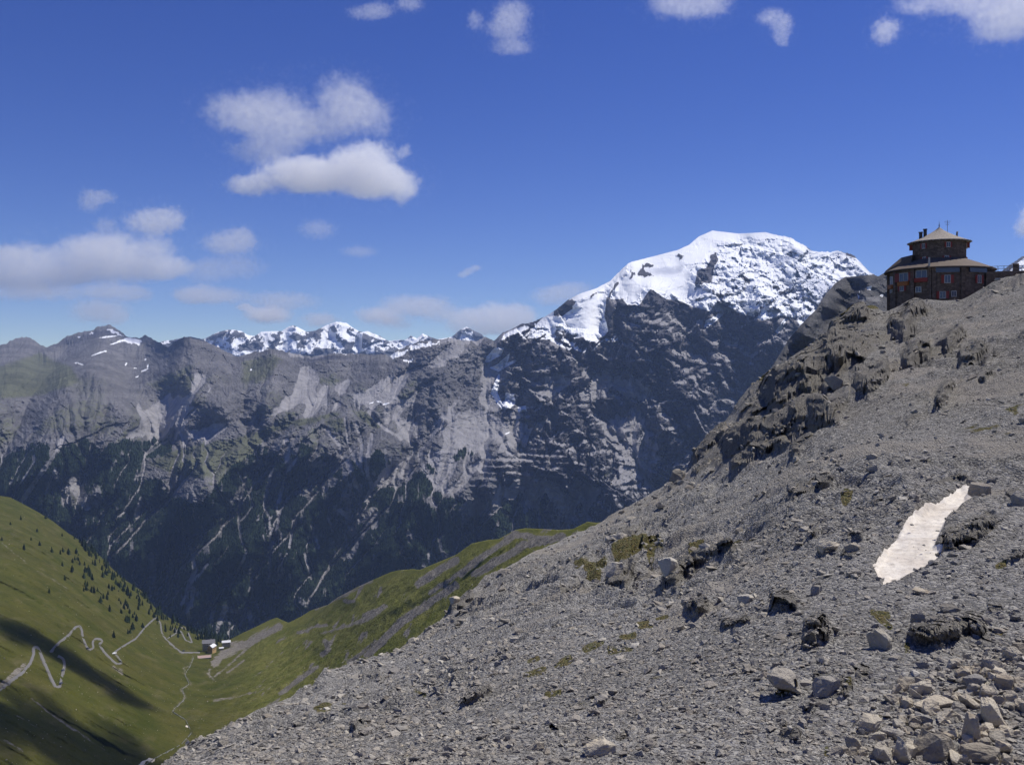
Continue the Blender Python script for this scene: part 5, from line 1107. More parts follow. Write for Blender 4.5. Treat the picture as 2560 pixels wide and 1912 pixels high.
# traced boulders: photo x, y of the base centre, width px, height px, label
BOULDERS = [
    (b0([(1000, 430)])[0], 58, 62, 'big rounded pale boulder with a flat sunlit top, left of the dark rock hollow'), (b0([(1460, 1330)])[0], 100, 84, 'largest pale boulder in the heap of slabs at the lower right corner'),
    (b0([(1400, 920)])[0], 128, 34, 'long flat pale slab lying on top of the boulder heap'), (b0([(1580, 1040)])[0], 72, 40, 'bright block with a shadowed front just under the long flat slab'), (b0([(1190, 1360)])[0], 40, 70, 'upright narrow pale slab standing left of the largest boulder'),
    (b0([(1030, 1370)])[0], 56, 44, 'pale tilted slab left of the upright narrow slab'), (b0([(1800, 1340)])[0], 118, 44, 'wide pale slab at the bottom edge right of the largest boulder'), (b0([(1780, 1200)])[0], 36, 80, 'tall leaning pale slab right of the largest boulder'), (b0([(1950, 1080)])[0], 52, 80, 'tall pale pointed block in the upper right of the boulder heap'),
    (b0([(960, 1160)])[0], 60, 22, 'flat pale slab at the left end of the boulder heap'), (b0([(1130, 1150)])[0], 66, 24, 'broad low slab in front of the long flat slab'), (b0([(1360, 1040)])[0], 46, 26, 'angular block shaded below the long flat slab'), (b0([(2060, 760)])[0], 52, 42, 'pale block at the right picture edge above the boulder heap'), (b0([(1800, 750)])[0], 60, 34, 'grey low boulder uphill of the boulder heap'),
    (b0([(670, 1330)])[0], 50, 30, 'dark grey rounded rock at the bottom edge beside the boulder heap'), (b0([(770, 1290)])[0], 44, 44, 'sharp pale rock behind the dark grey rounded rock at the bottom edge'), (b0([(1150, 790)])[0], 30, 30, 'small bright angular block alone above the heap of slabs'), (b0([(1330, 800)])[0], 62, 38, 'grey boulder half buried right of the small bright angular block'),
    (b0([(1600, 120)])[0], 56, 24, 'flat grey rock above the dark rock hollow'), (b0([(1340, 270)])[0], 42, 34, 'rounded grey rock on the rim of the dark rock hollow'), (b0([(200, 800)])[0], 84, 44, 'broad dark fronted boulder at the lower middle of the scree'), (b0([(560, 810)])[0], 66, 50, 'blocky striped boulder beside the broad dark fronted boulder'),
    (h0([(1430, 560)])[0], 10, 8, 'small grey stone above the snow patch'), (h0([(1965, 560)])[0], 60, 42, 'grey boulder at the upper tip of the snow patch'), (h0([(2180, 620)])[0], 44, 48, 'dark boulder right of the snow patch near the picture edge'), (h0([(1250, 1005)])[0], 36, 12, 'flat dark stone left of the snow patch foot'), (h0([(1620, 1110)])[0], 66, 16, 'long pale flat slab just below the snow patch'),
    (h0([(1020, 1110)])[0], 28, 26, 'pale block with shaded side below and left of the snow patch'), (h0([(1080, 890)])[0], 58, 30, 'pale topped boulder with dark front, uphill left of the snow patch foot'), (h0([(1220, 900)])[0], 40, 26, 'dark boulder next to the pale topped boulder left of the snow patch'), (h0([(610, 1170)])[0], 44, 26, 'rounded grey rock in the middle of the scree'),
    (h0([(210, 490)])[0], 40, 36, 'dark boulder poking up at the scree skyline left of the outcrop'), (n0([(1605, 815)])[0], 30, 16, 'dark lens shaped stone on the pale scree'), (n0([(1870, 410)])[0], 66, 40, 'large rock with a black overhang on the upper scree'), (n0([(1780, 1540)])[0], 92, 44, 'big pale brown boulder at the bottom middle of the picture'), (n0([(2020, 1530)])[0], 20, 16, 'small pale stone right of the big pale brown boulder'),
    (n0([(1420, 1530)])[0], 52, 26, 'pale boulder with dark undercut left of the big pale brown boulder'), (n0([(965, 720)])[0], 26, 22, 'pale rounded rock at the lower scree edge above the green spur'), (n0([(1850, 560)])[0], 44, 40, 'orange lichened rock standing on the mid scree'), (n0([(2150, 570)])[0], 50, 46, 'dark rounded boulder right of the orange lichened rock'),
    (c8([(560, 700)])[0], 42, 36, 'square dark faced rock under the long dark cliff band'), (c8([(1080, 1310)])[0], 30, 16, 'dark low stone on the slope above the snow patch'), (c8([(890, 1270)])[0], 30, 18, 'dark stone on the slope left of the low stone above the snow patch'),
]
def build_boulders():
    meshes = []
    for k in range(14):
        flat = [(1, .85, .7), (1, .75, .5), (1, .6, .36), (.8, .75, 1)][k % 4]
        V, Fc = hull_mesh(300 + k, 11 + k % 4 * 2, flat, 2, .11)
        for nm, mt in (('', rock_mat('boulder rock', .3, 1.0)), ('pale', rock_mat('pale boulder rock', .12, 1.3))):
            me = np_mesh('boulder', V, Fc, mt, False); meshes.append((flat, me, nm))
    def put(px, py, wpx, hpx, label, group, rz, pale, cat='boulder'):
        P = near_at(px, py)[0]; d = P[1]
        w = wpx / F * d / 2; h = hpx / F * d / 2
        cand = [m for m in meshes if (m[2] == 'pale') == pale]
        k = random.randrange(len(cand)); flat, me, _ = cand[k]
        o = bpy.data.objects.new('boulder', me); COL.objects.link(o)
        o.location = (P[0], P[1], P[2] + h * .38); o.rotation_euler = (random.uniform(-.25, .25), random.uniform(-.25, .25), rz)
        o.scale = (w / flat[0] * 1.05, (w * .5 + h * .5) / flat[1], h * 1.25 / flat[2])
        tag(o, label, cat, group)
        return o
    for (xy, w, h, lab) in BOULDERS:
        put(xy[0], xy[1], w, h, lab, None, random.uniform(-.3, .3), 'pale' in lab or 'bright' in lab)
    r = random.Random(21)
    zones = [  # region polygon, count, size range (px), group, label
        (b0([(900, 1050), (1250, 720), (1750, 480), (2230, 430), (2230, 1400), (600, 1400)]), 155, (16, 56), 'slabs of the heap at the lower right', 'pale angular slab lying loose in the heap of slabs at the lower right corner', True),
        (b0([(0, 0), (2200, 0), (2200, 400), (1200, 700), (600, 1300), (0, 1380)]), 30, (9, 24), 'rocks on the slope below the snow patch', 'grey rock lying on the rubble slope below the snow patch', False),
        (h0([(0, 620), (1250, 560), (1300, 1300), (0, 1380)]), 28, (9, 24), 'rocks on the slope left of the snow patch', 'grey rock lying on the rubble slope left of the snow patch', False),
        (c8([(200, 1100), (1500, 400), (2200, 150), (2200, 1250), (1500, 1400), (400, 1600)]), 22, (8, 18), 'rocks on the slope above the snow patch', 'small rock lying on the slope between the snow patch and the round hut', False),
        (n0([(250, 1140), (900, 860), (1250, 560), (1700, 420), (1500, 1500), (100, 1540)]), 20, (8, 20), 'rocks on the lower left scree', 'small pale rock on the scree above the green valley side', True),
    ]
    for poly, n, (a, b_), grp, lab, pale in zones:
        p = np.array(poly); c = 0
        while c < n:
            x = r.uniform(*[p[:, 0].min(), p[:, 0].max()]); y = r.uniform(p[:, 1].min(), p[:, 1].max())
            if not inside(np.array([x]), np.array([y]), p)[0] or polymask(np.array([x]), np.array([y]), SNOWP, 2, 8)[0] > .3 or y > 1950: continue
            w = a + (b_ - a) * r.random() ** 1.8
            put(x, y, w, w * r.uniform(.45, .85), lab, grp, r.uniform(0, 6.28), pale, 'rock'); c += 1

# ------------------------------------------------------------------ ROUND HUT
def build_hut():
    D = 225.0; px0 = 2348.0
    e = empty('mountain_hut', ((px0 - CX) / F * D, D, 0.0), -math.atan2((px0 - CX) / F, 1.0))
    S = 11.73
    stone = mat_masonry('hut rubble stone', (0.15, 0.11, 0.085)); rend = mat_plain('hut grey render', (0.20, 0.19, 0.17), .9, .2, .8, .03)
    shingle, nt = new_mat('wood shingle roof'); b = NB(nt); co = b.n('ShaderNodeTexCoord').outputs['Object']
    br = b.noise(b.vmath('MULTIPLY', co, (3, 3, 1.0)).outputs[0], 1.6, 5, .65)
    b.out(b.mix(b.ramp(br, .3, .7), (.20, .175, .145), (.40, .36, .31)), .85, b.bump(br, .08), .2)
    gr = mat_plain('hut slate skirt roof', (0.125, 0.095, 0.072), .8, .2, 1.0, .03); red = mat_plain('red shutter paint', (0.24, 0.035, 0.025), .6, .12, 2); orange = mat_plain('orange panel paint', (0.32, 0.11, 0.02), .6, .15, 2)
    dkred = mat_plain('dark red timber', (0.20, 0.035, 0.03), .7, .15, 2); glass = mat_plain('hut window glass', (0.05, 0.055, 0.09), .12, .1, 1, 0, .7); white = mat_plain('hut window frame', (0.45, 0.44, 0.42), .6); iron = mat_plain('dark sheet iron', (0.04, 0.035, 0.035), .5); timber = mat_plain('weathered timber', (0.12, 0.09, 0.06), .85, .2, 2)
    pale = mat_plain('pale stone post', (0.42, 0.40, 0.36), .85)
    R1, R2 = 11.0, 5.75
    # walls
    bm = bmesh.new(); lathe(bm, [(R1 * .99, 9.0), (R1, 14), (R1, 23.0), (R1 - .5, 23.0)], 20); bm_obj('lower_wall', bm, stone, e)
    bm = bmesh.new(); lathe(bm, [(R2, 23), (R2, 30.3), (0, 30.3)], 40); bm_obj('tower_wall', bm, stone, e, False)
    # roofs
    prof = [(0, 33.6), (.35, 33.3), (1.0, 32.75), (1.95, 32.15), (3.0, 31.6), (4.0, 31.1), (5.4, 30.5), (6.85, 29.95)]
    bm = bmesh.new(); lathe(bm, prof + [(6.85, 29.78), (5.5, 30.25)], 28); rf = bm_obj('tower_roof', bm, shingle, e)
    bm = bmesh.new(); n = 30
    for k in range(n):
        a = 2 * math.pi * k / n; add_box(bm, (6.45 * math.sin(a), -6.45 * math.cos(a), 29.86), (.22, 1.1, .2), a)
    bm_obj('rafter_ends', bm, pale, rf)
    bm = bmesh.new(); add_tube(bm, (0, 0, 33.4), (0, 0, 34.9), .09, 8, .02); add_tube(bm, (0, 0, 33.9), (0, 0, 34.2), .2, 8, .05); bm_obj('finial', bm, iron, rf)
    for x_, zt, w_ in ((-3.95, 32.3, .75), (-3.0, 32.95, .75)):
        bm = bmesh.new(); add_box(bm, (x_, -1.2, (zt + 30.4) / 2), (w_, .75, zt - 30.4), 0, .05); add_box(bm, (x_, -1.2, zt + .08), (w_ + .2, .95, .16)); bm_obj('chimney', bm, iron, rf)
    bm = bmesh.new(); add_box(bm, (3.75, -1.0, 31.35), (.4, .4, 1.1)); add_tube(bm, (3.75, -1.0, 31.9), (3.9, -1.1, 32.1), .2, 10); bm_obj('vent_pipe', bm, rend, rf)
    bm = bmesh.new(); add_tube(bm, (1.75, 1.0, 31.5), (1.75, 1.0, 35.2), .05, 6)
    for dz, l in ((34.9, .7), (34.5, .55), (34.1, .4)): add_tube(bm, (1.75 - l, 1.0, dz), (1.75 + l, 1.0, dz), .035, 5)
    bm_obj('antenna', bm, iron, rf)
    bm = bmesh.new(); lathe(bm, [(R2 - .05, 25.9), (8.6, 24.75), (12.1, 23.25), (12.1, 23.0), (10.6, 23.3)], 28); lr = bm_obj('skirt_roof', bm, gr, e)
    bm = bmesh.new()
    q = [(-11.8, -2.5, 23.4), (-6.2, -5.6, 23.9), (-5.6, -4.2, 26.9), (-8.2, -2.0, 26.6)]
    lo = [bm.verts.new(v) for v in q]; hi = [bm.verts.new((v[0] + .4, v[1] + 4.5, v[2] + .2)) for v in q]
    bm.faces.new(lo); bm.faces.new(hi[::-1])
    for i in range(4): bm.faces.new((lo[i], hi[i], hi[(i + 1) % 4], lo[(i + 1) % 4]))
    bmesh.ops.recalc_face_normals(bm, faces=bm.faces); bm_obj('dormer', bm, gr, lr)
    bm = bmesh.new(); add_box(bm, (-2.05, -11.2, 24.2), (.42, .42, 2.4)); bm_obj('pale_post', bm, pale, lr)
    # pilasters, bands
    def on(R, x, z0, z1, w, dep, name, mt, par, out=.0):
        a = math.asin(max(-.985, min(.985, x / R))); bm = bmesh.new(); rr = R + out
        add_box(bm, (rr * math.sin(a), -rr * math.cos(a), (z0 + z1) / 2), (w, dep, z1 - z0), a, .02); return bm_obj(name, bm, mt, par)
    def xc(c): return (2180 + c / 6.607 - px0) / S
    def zc(c, dd=215.0): return (HY - (540 + c / 6.607)) / F * dd
    for c in (210, 400, 690, 960, 1030, 1475, 1960): on(R1, xc(c), 9.5, 23.0, .8, .7, 'pilaster', stone, e, .1)
    on(R1, xc(1240), zc(935), zc(840), 5.0, .5, 'window_band', glass, e, -.12); on(R1, xc(1720), zc(935), zc(840), 5.0, .5, 'window_band', glass, e, .05)
    def window(R, x, z, w, h, shut, boxm=None, par=e):
        a = math.asin(max(-.985, min(.985, x / R))); M = lambda u, o_: ((R + o_) * math.sin(a) + u * math.cos(a), -(R + o_) * math.cos(a) + u * math.sin(a))
        bm = bmesh.new(); xx, yy = M(0, .05)
        for uu, dz, ww, hh in ((-w / 2, 0, .12, h), (w / 2, 0, .12, h), (0, h / 2, w, .12), (0, -h / 2, w + .2, .14), (0, 0, .07, h)):
            px_, py_ = M(uu, .08); add_box(bm, (px_, py_, z + dz), (ww, .16, hh), a)
        fr = bm_obj('window', bm, white, par)
        bm = bmesh.new(); add_box(bm, (xx, yy, z), (w, .1, h), a); bm_obj('pane', bm, glass, fr)
        if shut:
            for sg in (-1, 1):
                bm = bmesh.new(); px_, py_ = M(sg * (w * .5 + w * .28), .14); add_box(bm, (px_, py_, z), (w * .48, .09, h + .1), a); bm_obj('shutter', bm, shut, fr)
        if boxm:
            bm = bmesh.new(); px_, py_ = M(0, .35); add_box(bm, (px_, py_, z - h / 2 - .5), (w + .5, .6, .95), a, .05); bm_obj('flower_box', bm, boxm, fr)
    window(R1, xc(325), zc(1000), 1.5, 1.9, None, orange); window(R1, xc(540), zc(975), 2.5, 1.9, dkred, orange); window(R1, xc(830), zc(945), 2.4, 1.7, None, red)
    window(R1, xc(1240), zc(1045), 1.25, 1.7, red); window(R1, xc(1740), zc(1045), 1.2, 1.7, red); window(R1, xc(1165), zc(1305), 1.25, 1.5, red); window(R1, xc(320), zc(1160), 1.2, 1.1, None); window(R1, xc(510), zc(1160), 1.2, 1.1, dkred); window(R1, xc(780), zc(1200), 1.2, 1.2, None); window(R1, xc(1340), zc(1290), 1.0, 1.2, None)
    for c, s_ in ((860, red), (1255, red), (1560, orange)): window(R2, xc(c), zc(470, 219), .8, 1.1, s_)
    for c, s_ in ((870, dkred), (1230, dkred), (1560, dkred)): window(R2, xc(c), zc(700, 219), .9, 1.2, s_)
    for sg, c in ((-1, 730), (1, 1655)):
        bm = bmesh.new(); add_box(bm, (sg * (R2 + .35), 0, 29.0), (.75, .12, 1.25)); bm_obj('shutter', bm, red, e)
    # terrace on the right
    bm = bmesh.new(); pts = [(9.6, -6.0), (18, -5.0), (24, -2), (24, 5), (9, 5)]; add_prism(bm, pts, 12, 22.2); te = bm_obj('terrace', bm, stone, e)
    bm = bmesh.new()
    for (ax, ay), (bx_, by_) in zip(pts[:3], pts[1:3]):
        n = 7
        for k in range(n + 1):
            t = k / n; add_tube(bm, (ax + (bx_ - ax) * t, ay + (by_ - ay) * t + .2, 22.1), (ax + (bx_ - ax) * t, ay + (by_ - ay) * t + .2, 23.4), .06, 6)
        for z_ in (22.8, 23.35): add_tube(bm, (ax, ay + .2, z_), (bx_, by_ + .2, z_), .05, 6)
    bm_obj('railing', bm, timber, te)
    for x_, y_ in ((15.6, -5.0), (20.2, -3.6)):
        bm = bmesh.new(); add_box(bm, (x_, y_, 22.7), (1.2, .9, 2.2), 0, .05); bm_obj('pillar', bm, stone, te)
    tag(e, 'round two tiered stone mountain hut with conical shingle roof and red shutters on the ridge', 'hut')

def hull_bm(pts):
    bm = bmesh.new(); vs = [bm.verts.new(p) for p in pts]
    bmesh.ops.convex_hull(bm, input=vs)
    bmesh.ops.delete(bm, geom=[v for v in bm.verts if not v.link_faces], context='VERTS')
    bmesh.ops.recalc_face_normals(bm, faces=bm.faces)
    return bm
def ball_points():
    bm = bmesh.new(); bmesh.ops.create_icosphere(bm, subdivisions=2, radius=1.0); p = [v.co.copy() for v in bm.verts]; bm.free(); return p
# ------------------------------------------------------------------ CLOUDS
CLOUDS = [  # name label, distance, blobs (photo x, y, half w, half h), density, seed
    ('long bright flat bottomed cloud below the ragged one, left of centre', 9500, c_ := None, 0, 0),
] if False else []
def cl(pts, x0, y0, s): return [(x0 + x / s, y0 + y / s, a / s, b / s) for x, y, a, b in pts]
CLOUDS = [
    ('ragged wispy cloud above the long bright one, left of centre', 9800, cl([(420, 430, 240, 130), (740, 450, 260, 190), (1000, 560, 220, 120), (1330, 280, 200, 150), (1420, 440, 250, 140), (620, 740, 260, 90)], 480, 160, 3.442), 1.0, 1.2),
    ('long bright flat bottomed cloud left of centre', 9300, cl([(500, 1040, 210, 80), (900, 950, 330, 130), (1300, 960, 430, 150), (1500, 800, 260, 120), (1650, 1010, 280, 130), (1810, 1110, 110, 100), (1820, 740, 70, 50)], 480, 160, 3.442), 1.9, 5.1),
    ('broad heaped cloud bank at the left edge above the far peaks', 16500, cl([(0, 760, 220, 160), (300, 700, 220, 120), (760, 650, 240, 140), (1000, 640, 260, 150), (1350, 640, 170, 130), (900, 800, 600, 110), (300, 880, 420, 110), (1400, 780, 220, 90)], 0, 440, 3.442), 1.7, 9.7),
    ('rounded cloud above the right end of the cloud bank', 15500, cl([(1300, 400, 180, 90), (1460, 360, 110, 90)], 0, 440, 3.442), 1.2, 3.3),
    ('faint tufted wisp high over the cloud bank', 14500, cl([(780, 220, 90, 80), (880, 180, 90, 50)], 0, 440, 3.442), .55, 7.9),
    ('small faint puff touching the top of the cloud bank', 15000, cl([(910, 430, 80, 60)], 0, 440, 3.442), .5, 2.9),
    ('thin grey cloud right of the cloud bank', 15800, cl([(1980, 580, 190, 90), (2080, 520, 90, 70)], 0, 440, 3.442), .9, 4.4),
    ('faint hazy cloud under the thin grey one', 16800, cl([(2000, 780, 250, 90), (1750, 830, 180, 80)], 0, 440, 3.442), .5, 6.1),
    ('low ragged cloud strip under the cloud bank', 18500, cl([(300, 1000, 420, 60), (960, 990, 180, 70), (1190, 1010, 100, 60)], 0, 440, 3.442), 1.1, 8.8),
    ('small flat cloud just above the brown far left peak', 19000, cl([(860, 1160, 200, 90), (980, 1210, 90, 50)], 0, 440, 3.442), 1.0, 2.2),
    ('lens shaped cloud over the far range, left part', 19500, cl([(1650, 1020, 130, 60), (1850, 1030, 240, 60), (1760, 970, 60, 40)], 0, 440, 3.442), 1.1, 3.9),
    ('flat cloud stacked over a bright puff above the far range', 19500, cl([(510, 535, 190, 45)], 480, 520, 2.304), 1.0, 6.6),
    ('bright puff just above the snowy far range, left one', 20500, cl([(440, 615, 130, 50), (310, 575, 50, 22)], 480, 520, 2.304), 2.0, 1.9),
    ('low puff right behind the pointed snowy peak', 20500, cl([(740, 645, 110, 42)], 480, 520, 2.304), 1.3, 7.2),
    ('bright cloud low over the middle of the snowy range', 20000, cl([(1080, 615, 130, 52)], 480, 520, 2.304), 2.0, 4.7),
    ('broken cloud between two bright ones near the big mountain', 19500, cl([(1240, 560, 130, 50), (1390, 580, 110, 60), (1170, 660, 90, 30)], 480, 520, 2.304), 1.2, 5.8),
    ('large bright cloud resting on the shoulder of the snow mountain', 18500, cl([(1560, 640, 120, 60), (1770, 630, 170, 85), (1880, 640, 110, 70), (1690, 700, 200, 40)], 480, 520, 2.304), 1.5, 8.3),
    ('faint cloud hugging the left ridge of the snow mountain', 16500, cl([(2080, 510, 110, 45), (2190, 470, 110, 40)], 480, 520, 2.304), .9, 2.6),
    ('tiny faint puff in the middle of the sky', 14000, cl([(720, 120, 90, 45)], 480, 520, 2.304), .45, 3.1),
    ('thin wisp right of the tiny faint puff', 15000, cl([(960, 250, 90, 28)], 480, 520, 2.304), .45, 9.1),
    ('short slanting streak of cloud in clear sky left of the snow mountain', 15000, cl([(1560, 385, 28, 16), (1595, 366, 28, 16), (1635, 345, 28, 15)], 480, 520, 2.304), .7, 1.1),
    ('wispy cloud cut by the top edge, left of the middle', 7500, cl([(250, 130, 150, 50), (400, 100, 120, 55), (680, 30, 120, 60)], 850, 0, 3.95), .5, 6.9),
    ('ragged veil cloud near the top edge, centre', 7500, cl([(1650, 280, 180, 90), (1330, 200, 70, 80), (1700, 120, 160, 80), (1700, 460, 180, 60)], 850, 0, 3.95), .6, 7.7),
    ('cloud cut by the top edge right of centre', 7300, cl([(200, 10, 130, 60), (370, 20, 130, 70)], 1600, 0, 2.304), .8, 5.3),
    ('curled wisp below the top edge, right part', 7500, cl([(760, 100, 70, 40), (820, 170, 50, 60), (820, 235, 35, 25)], 1600, 0, 2.304), .45, 8.1),
    ('small bright tuft below the top edge, right part', 7500, cl([(1415, 180, 65, 60)], 1600, 0, 2.304), .8, 4.1),
    ('streaky cloud filling the top right corner', 7200, cl([(1680, 20, 180, 50), (1950, 20, 130, 90), (2150, 60, 160, 110), (2100, 170, 160, 60), (2250, 0, 160, 90)], 1600, 0, 2.304), .9, 2.1),
    ('bright cloud cut by the right picture edge', 15000, [(2578, 560, 34, 40)], 1.6, 3.6),
]
SHADE = [  # clouds drifting overhead outside the picture: where their shade falls (photo x, y), size in metres (along x, along y, height)
    ('long thin cloud drifting overhead above the green hillside', c7([(0, 470), (250, 570), (520, 680), (760, 830), (980, 1000), (1200, 1150)]), 75, 1.0),
    ('broad cloud drifting overhead above the lower valley', c7([(-150, 1330), (150, 1400), (450, 1420), (700, 1480), (950, 1540), (1200, 1600), (1400, 1640)]), 150, .8),
]
def build_shade_clouds():
    S = Vector((math.sin(SUN_AZ) * math.cos(SUN_EL), math.cos(SUN_AZ) * math.cos(SUN_EL), math.sin(SUN_EL)))
    for label, pts, rad, dens in SHADE:
        a = np.array(pts); X, Y, Z = valley_eval(a[:, 0], a[:, 1])
        P = [Vector((x, y, z)) for x, y, z in zip(X, Y, Z)]
        Q = [p + S * ((1650 - p.z) / S.z) for p in P]; ctr = sum(Q, Vector()) / len(Q)
        m, nt = new_mat('overhead cloud vapour'); b = NB(nt); co = b.n('ShaderNodeTexCoord').outputs['Object']
        wn = b.n('ShaderNodeTexNoise', i={'Vector': co, 'Scale': .5 / rad, 'Detail': 4, 'Roughness': .55})
        cw = b.vmath('ADD', co, b.vmath('SCALE', b.vmath('SUBTRACT', wn.outputs['Color'], (.5, .5, .5)).outputs[0], scale=rad * .9).outputs[0]).outputs[0]
        tot = None; pts_ = []
        for i in range(len(Q) - 1):
            p = (Q[i] + Q[i + 1]) / 2 - ctr; e = Q[i + 1] - Q[i]; L = e.length * .75; ang = math.atan2(e.y, e.x)
            q = b.n('ShaderNodeVectorRotate', rotation_type='Z_AXIS', i={'Vector': b.vmath('SUBTRACT', cw, tuple(p)).outputs[0], 'Angle': -ang}).outputs[0]
            q = b.vmath('DIVIDE', q, (L, rad, 60.0)).outputs[0]
            g = b.math('SUBTRACT', 1.0, b.vmath('DOT_PRODUCT', q, q).outputs['Value'], clamp=True); tot = g if tot is None else b.math('ADD', tot, g)
            M = Matrix.Rotation(ang, 3, 'Z'); pts_ += [M @ Vector((c.x * L * 1.4, c.y * rad * 1.5, c.z * 100)) + p for c in ball_points()]
        bm = hull_bm(pts_)
        dn = b.math('MULTIPLY', b.ramp(tot, .02, .8), dens * .028)
        vol = b.n('ShaderNodeVolumePrincipled', i={'Color': (.97, .97, .98, 1), 'Density': dn, 'Anisotropy': .3})
        o_ = b.n('ShaderNodeOutputMaterial'); nt.links.new(vol.outputs[0], o_.inputs['Volume'])
        o = bm_obj('cloud', bm, m); o.location = ctr; tag(o, label, 'cloud')
def build_clouds():
    for label, dist, blobs, dens, seed in CLOUDS:
        B = np.array(blobs)
        x0, x1 = (B[:, 0] - B[:, 2] * 1.25).min(), (B[:, 0] + B[:, 2] * 1.25).max(); y0, y1 = (B[:, 1] - B[:, 3] * 1.3).min(), (B[:, 1] + B[:, 3] * 1.3).max()
        ctr = Vector(world(np.array((x0 + x1) / 2), np.array((y0 + y1) / 2), np.array(dist)).tolist())
        k = dist / F
        m, nt = new_mat('cloud vapour'); b = NB(nt)
        co = b.n('ShaderNodeTexCoord').outputs['Object']
        tot = None; hy = []
        verts = []
        depth0 = float(np.max(B[:, 3]) * k * 1.1)
        # gentle noise warp of the blob space
        ms = float(np.mean(B[:, 3])) * k
        wn = b.n('ShaderNodeTexNoise', i={'Vector': b.vmath('ADD', co, (seed * 9000, seed * 5000, 0)).outputs[0], 'Scale': .55 / ms, 'Detail': 5, 'Roughness': .6})
        wv = b.vmath('SCALE', b.vmath('SUBTRACT', wn.outputs['Color'], (.5, .5, .5)).outputs[0], scale=ms * 1.9).outputs[0]
        cw = b.vmath('ADD', co, wv).outputs[0]
        pts_ = []
        for (x, y, a, c) in blobs:
            p = Vector(world(np.array(x), np.array(y), np.array(dist)).tolist()) - ctr
            gw = 1.35 if dens > 1.25 else 1.6; ra, rc = a * k * gw, c * k * gw; rd = max(rc, min(ra, 2.2 * rc)); hy.append(rd)
            q = b.vmath('DIVIDE', b.vmath('SUBTRACT', cw, tuple(p)).outputs[0], (ra, rd, rc)).outputs[0]
            l2 = b.vmath('DOT_PRODUCT', q, q).outputs['Value']
            g = b.math('SUBTRACT', 1.0, l2, clamp=True)
            tot = g if tot is None else b.math('ADD', tot, g)
            pts_ += [Vector((c_.x * ra * 1.45, c_.y * rd * 1.45, c_.z * rc * 1.5)) + p for c_ in ball_points()]
        bm = hull_bm(pts_)
        n = b.noise(b.vmath('ADD', co, (seed * 777, seed * 333, 0)).outputs[0], 1.9 / ms, 7, .64)
        n = b.math('ADD', b.math('MULTIPLY', n, .7), b.math('MULTIPLY', b.noise(co, 4.6 / ms, 5, .6), .3))
        v = b.math('SUBTRACT', b.math('MULTIPLY', b.math('MINIMUM', tot, .9), 1.28), b.math('MULTIPLY', b.ramp(n, .3, .7), 1.05 if dens > 1.25 else 1.32))
        dn = b.math('MULTIPLY', b.ramp(v, -.3 if dens > 1.25 else -.42, 1.0), dens * 2.1 / (2 * float(np.mean(hy))))
        vol = b.n('ShaderNodeVolumePrincipled', i={'Color': (.995, .995, .995, 1), 'Density': dn, 'Anisotropy': .35})
        o_ = b.n('ShaderNodeOutputMaterial'); nt.links.new(vol.outputs[0], o_.inputs['Volume'])
        o = bm_obj('cloud', bm, m); o.location = ctr
        tag(o, label, 'cloud')

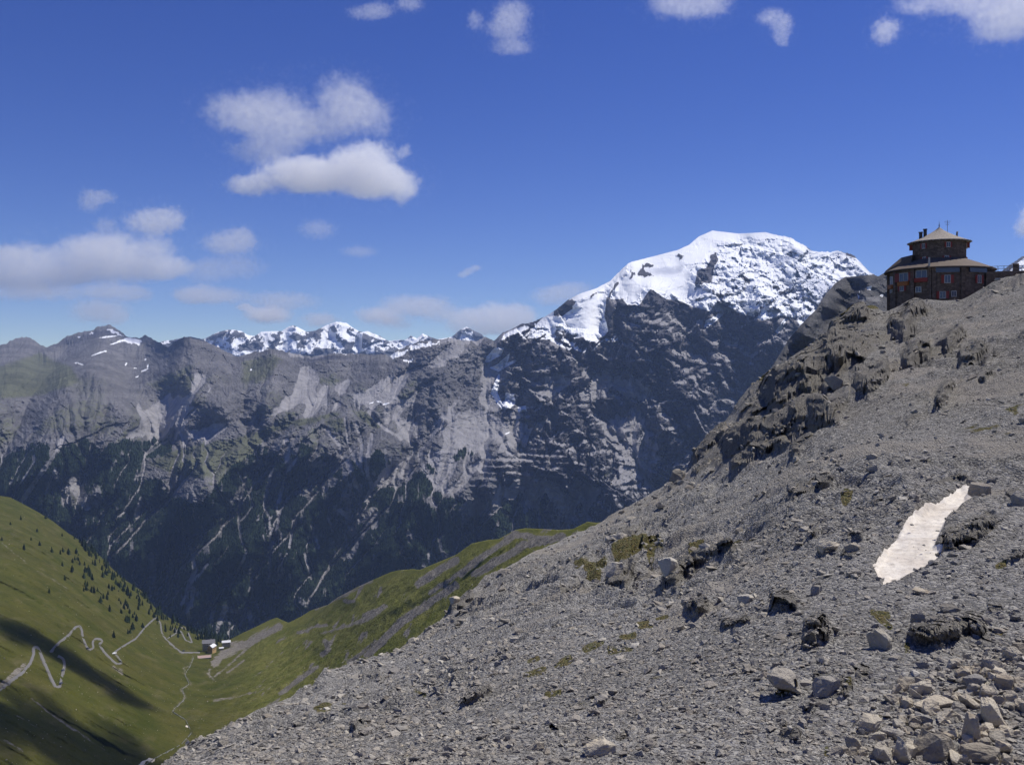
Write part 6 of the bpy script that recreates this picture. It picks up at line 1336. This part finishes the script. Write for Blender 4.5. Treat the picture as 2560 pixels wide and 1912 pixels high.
# ------------------------------------------------------------------ LIGHT, AIR, CAMERA
SUN_AZ, SUN_EL = math.radians(60), math.radians(60)
def build_env():
    w = bpy.data.worlds.new('World'); sc.world = w; w.use_nodes = True; nt = w.node_tree
    bg = nt.nodes['Background']; sk = nt.nodes.new('ShaderNodeTexSky'); sk.sky_type = 'NISHITA'; sk.sun_disc = False
    sk.sun_elevation = SUN_EL; sk.sun_rotation = SUN_AZ; sk.altitude = 2850; sk.air_density = 1.0; sk.dust_density = .0; sk.ozone_density = 3.5
    hs = nt.nodes.new('ShaderNodeHueSaturation'); hs.inputs['Saturation'].default_value = 1.27; hs.inputs['Hue'].default_value = .526
    nt.links.new(sk.outputs[0], hs.inputs['Color']); nt.links.new(hs.outputs[0], bg.inputs[0]); bg.inputs[1].default_value = .1
    l = bpy.data.lights.new('sun', 'SUN'); l.energy = 4.8; l.angle = math.radians(.5); l.color = (1, .955, .885)
    o = link(bpy.data.objects.new('sun', l)); S = Vector((math.sin(SUN_AZ) * math.cos(SUN_EL), math.cos(SUN_AZ) * math.cos(SUN_EL), math.sin(SUN_EL)))
    o.rotation_euler = S.to_track_quat('Z', 'Y').to_euler(); o.location = S * 500
    cam = bpy.data.cameras.new('camera'); co = link(bpy.data.objects.new('camera', cam)); co.rotation_euler = (math.radians(90), 0, 0)
    cam.sensor_width = 36; cam.lens = F / 2560 * 36; cam.shift_y = -(956 - HY) / 2560; cam.clip_start = .3; cam.clip_end = 80000
    sc.camera = co
    # air
    bm = bmesh.new(); add_box(bm, (0, 7000, -250), (20000, 16000, 3300)); m, nt = new_mat('mountain air'); b = NB(nt)
    vol = b.n('ShaderNodeVolumePrincipled', i={'Color': (.42, .60, 1.0, 1), 'Density': HAZE, 'Anisotropy': .1})
    o_ = b.n('ShaderNodeOutputMaterial'); nt.links.new(vol.outputs[0], o_.inputs['Volume'])
    tag(bm_obj('haze', bm, m), 'thin blue mountain air between the viewer and the far ranges', 'haze', kind='stuff')
    sc.view_settings.view_transform = 'Standard'; sc.view_settings.look = 'None'; sc.view_settings.gamma = 1; sc.view_settings.exposure = 0
    c = sc.cycles; c.use_denoising = True; c.use_adaptive_sampling = True; c.adaptive_threshold = .02
    c.max_bounces = 16; c.diffuse_bounces = 2; c.glossy_bounces = 2; c.volume_bounces = 14; c.transparent_max_bounces = 8; c.volume_step_rate = .6; c.volume_max_steps = 96
HAZE = 2.6e-5

import os
ONLY = os.environ.get('ONLY', '')
for key, fn in (('env', build_env), ('mtn', build_mountain), ('far', build_far_range), ('dark', build_dark_ridge), ('val', build_valley), ('vth', build_valley_things), ('near', build_near), ('stone', build_stones), ('bould', build_boulders), ('hut', build_hut), ('shade', build_shade_clouds), ('cloud', build_clouds)):
    if ONLY and key not in ONLY.split(','): continue
    t = time.time(); fn(); print('%s %.1fs' % (key, time.time() - t), flush=True)
print('script total %.1fs' % (time.time() - T0))
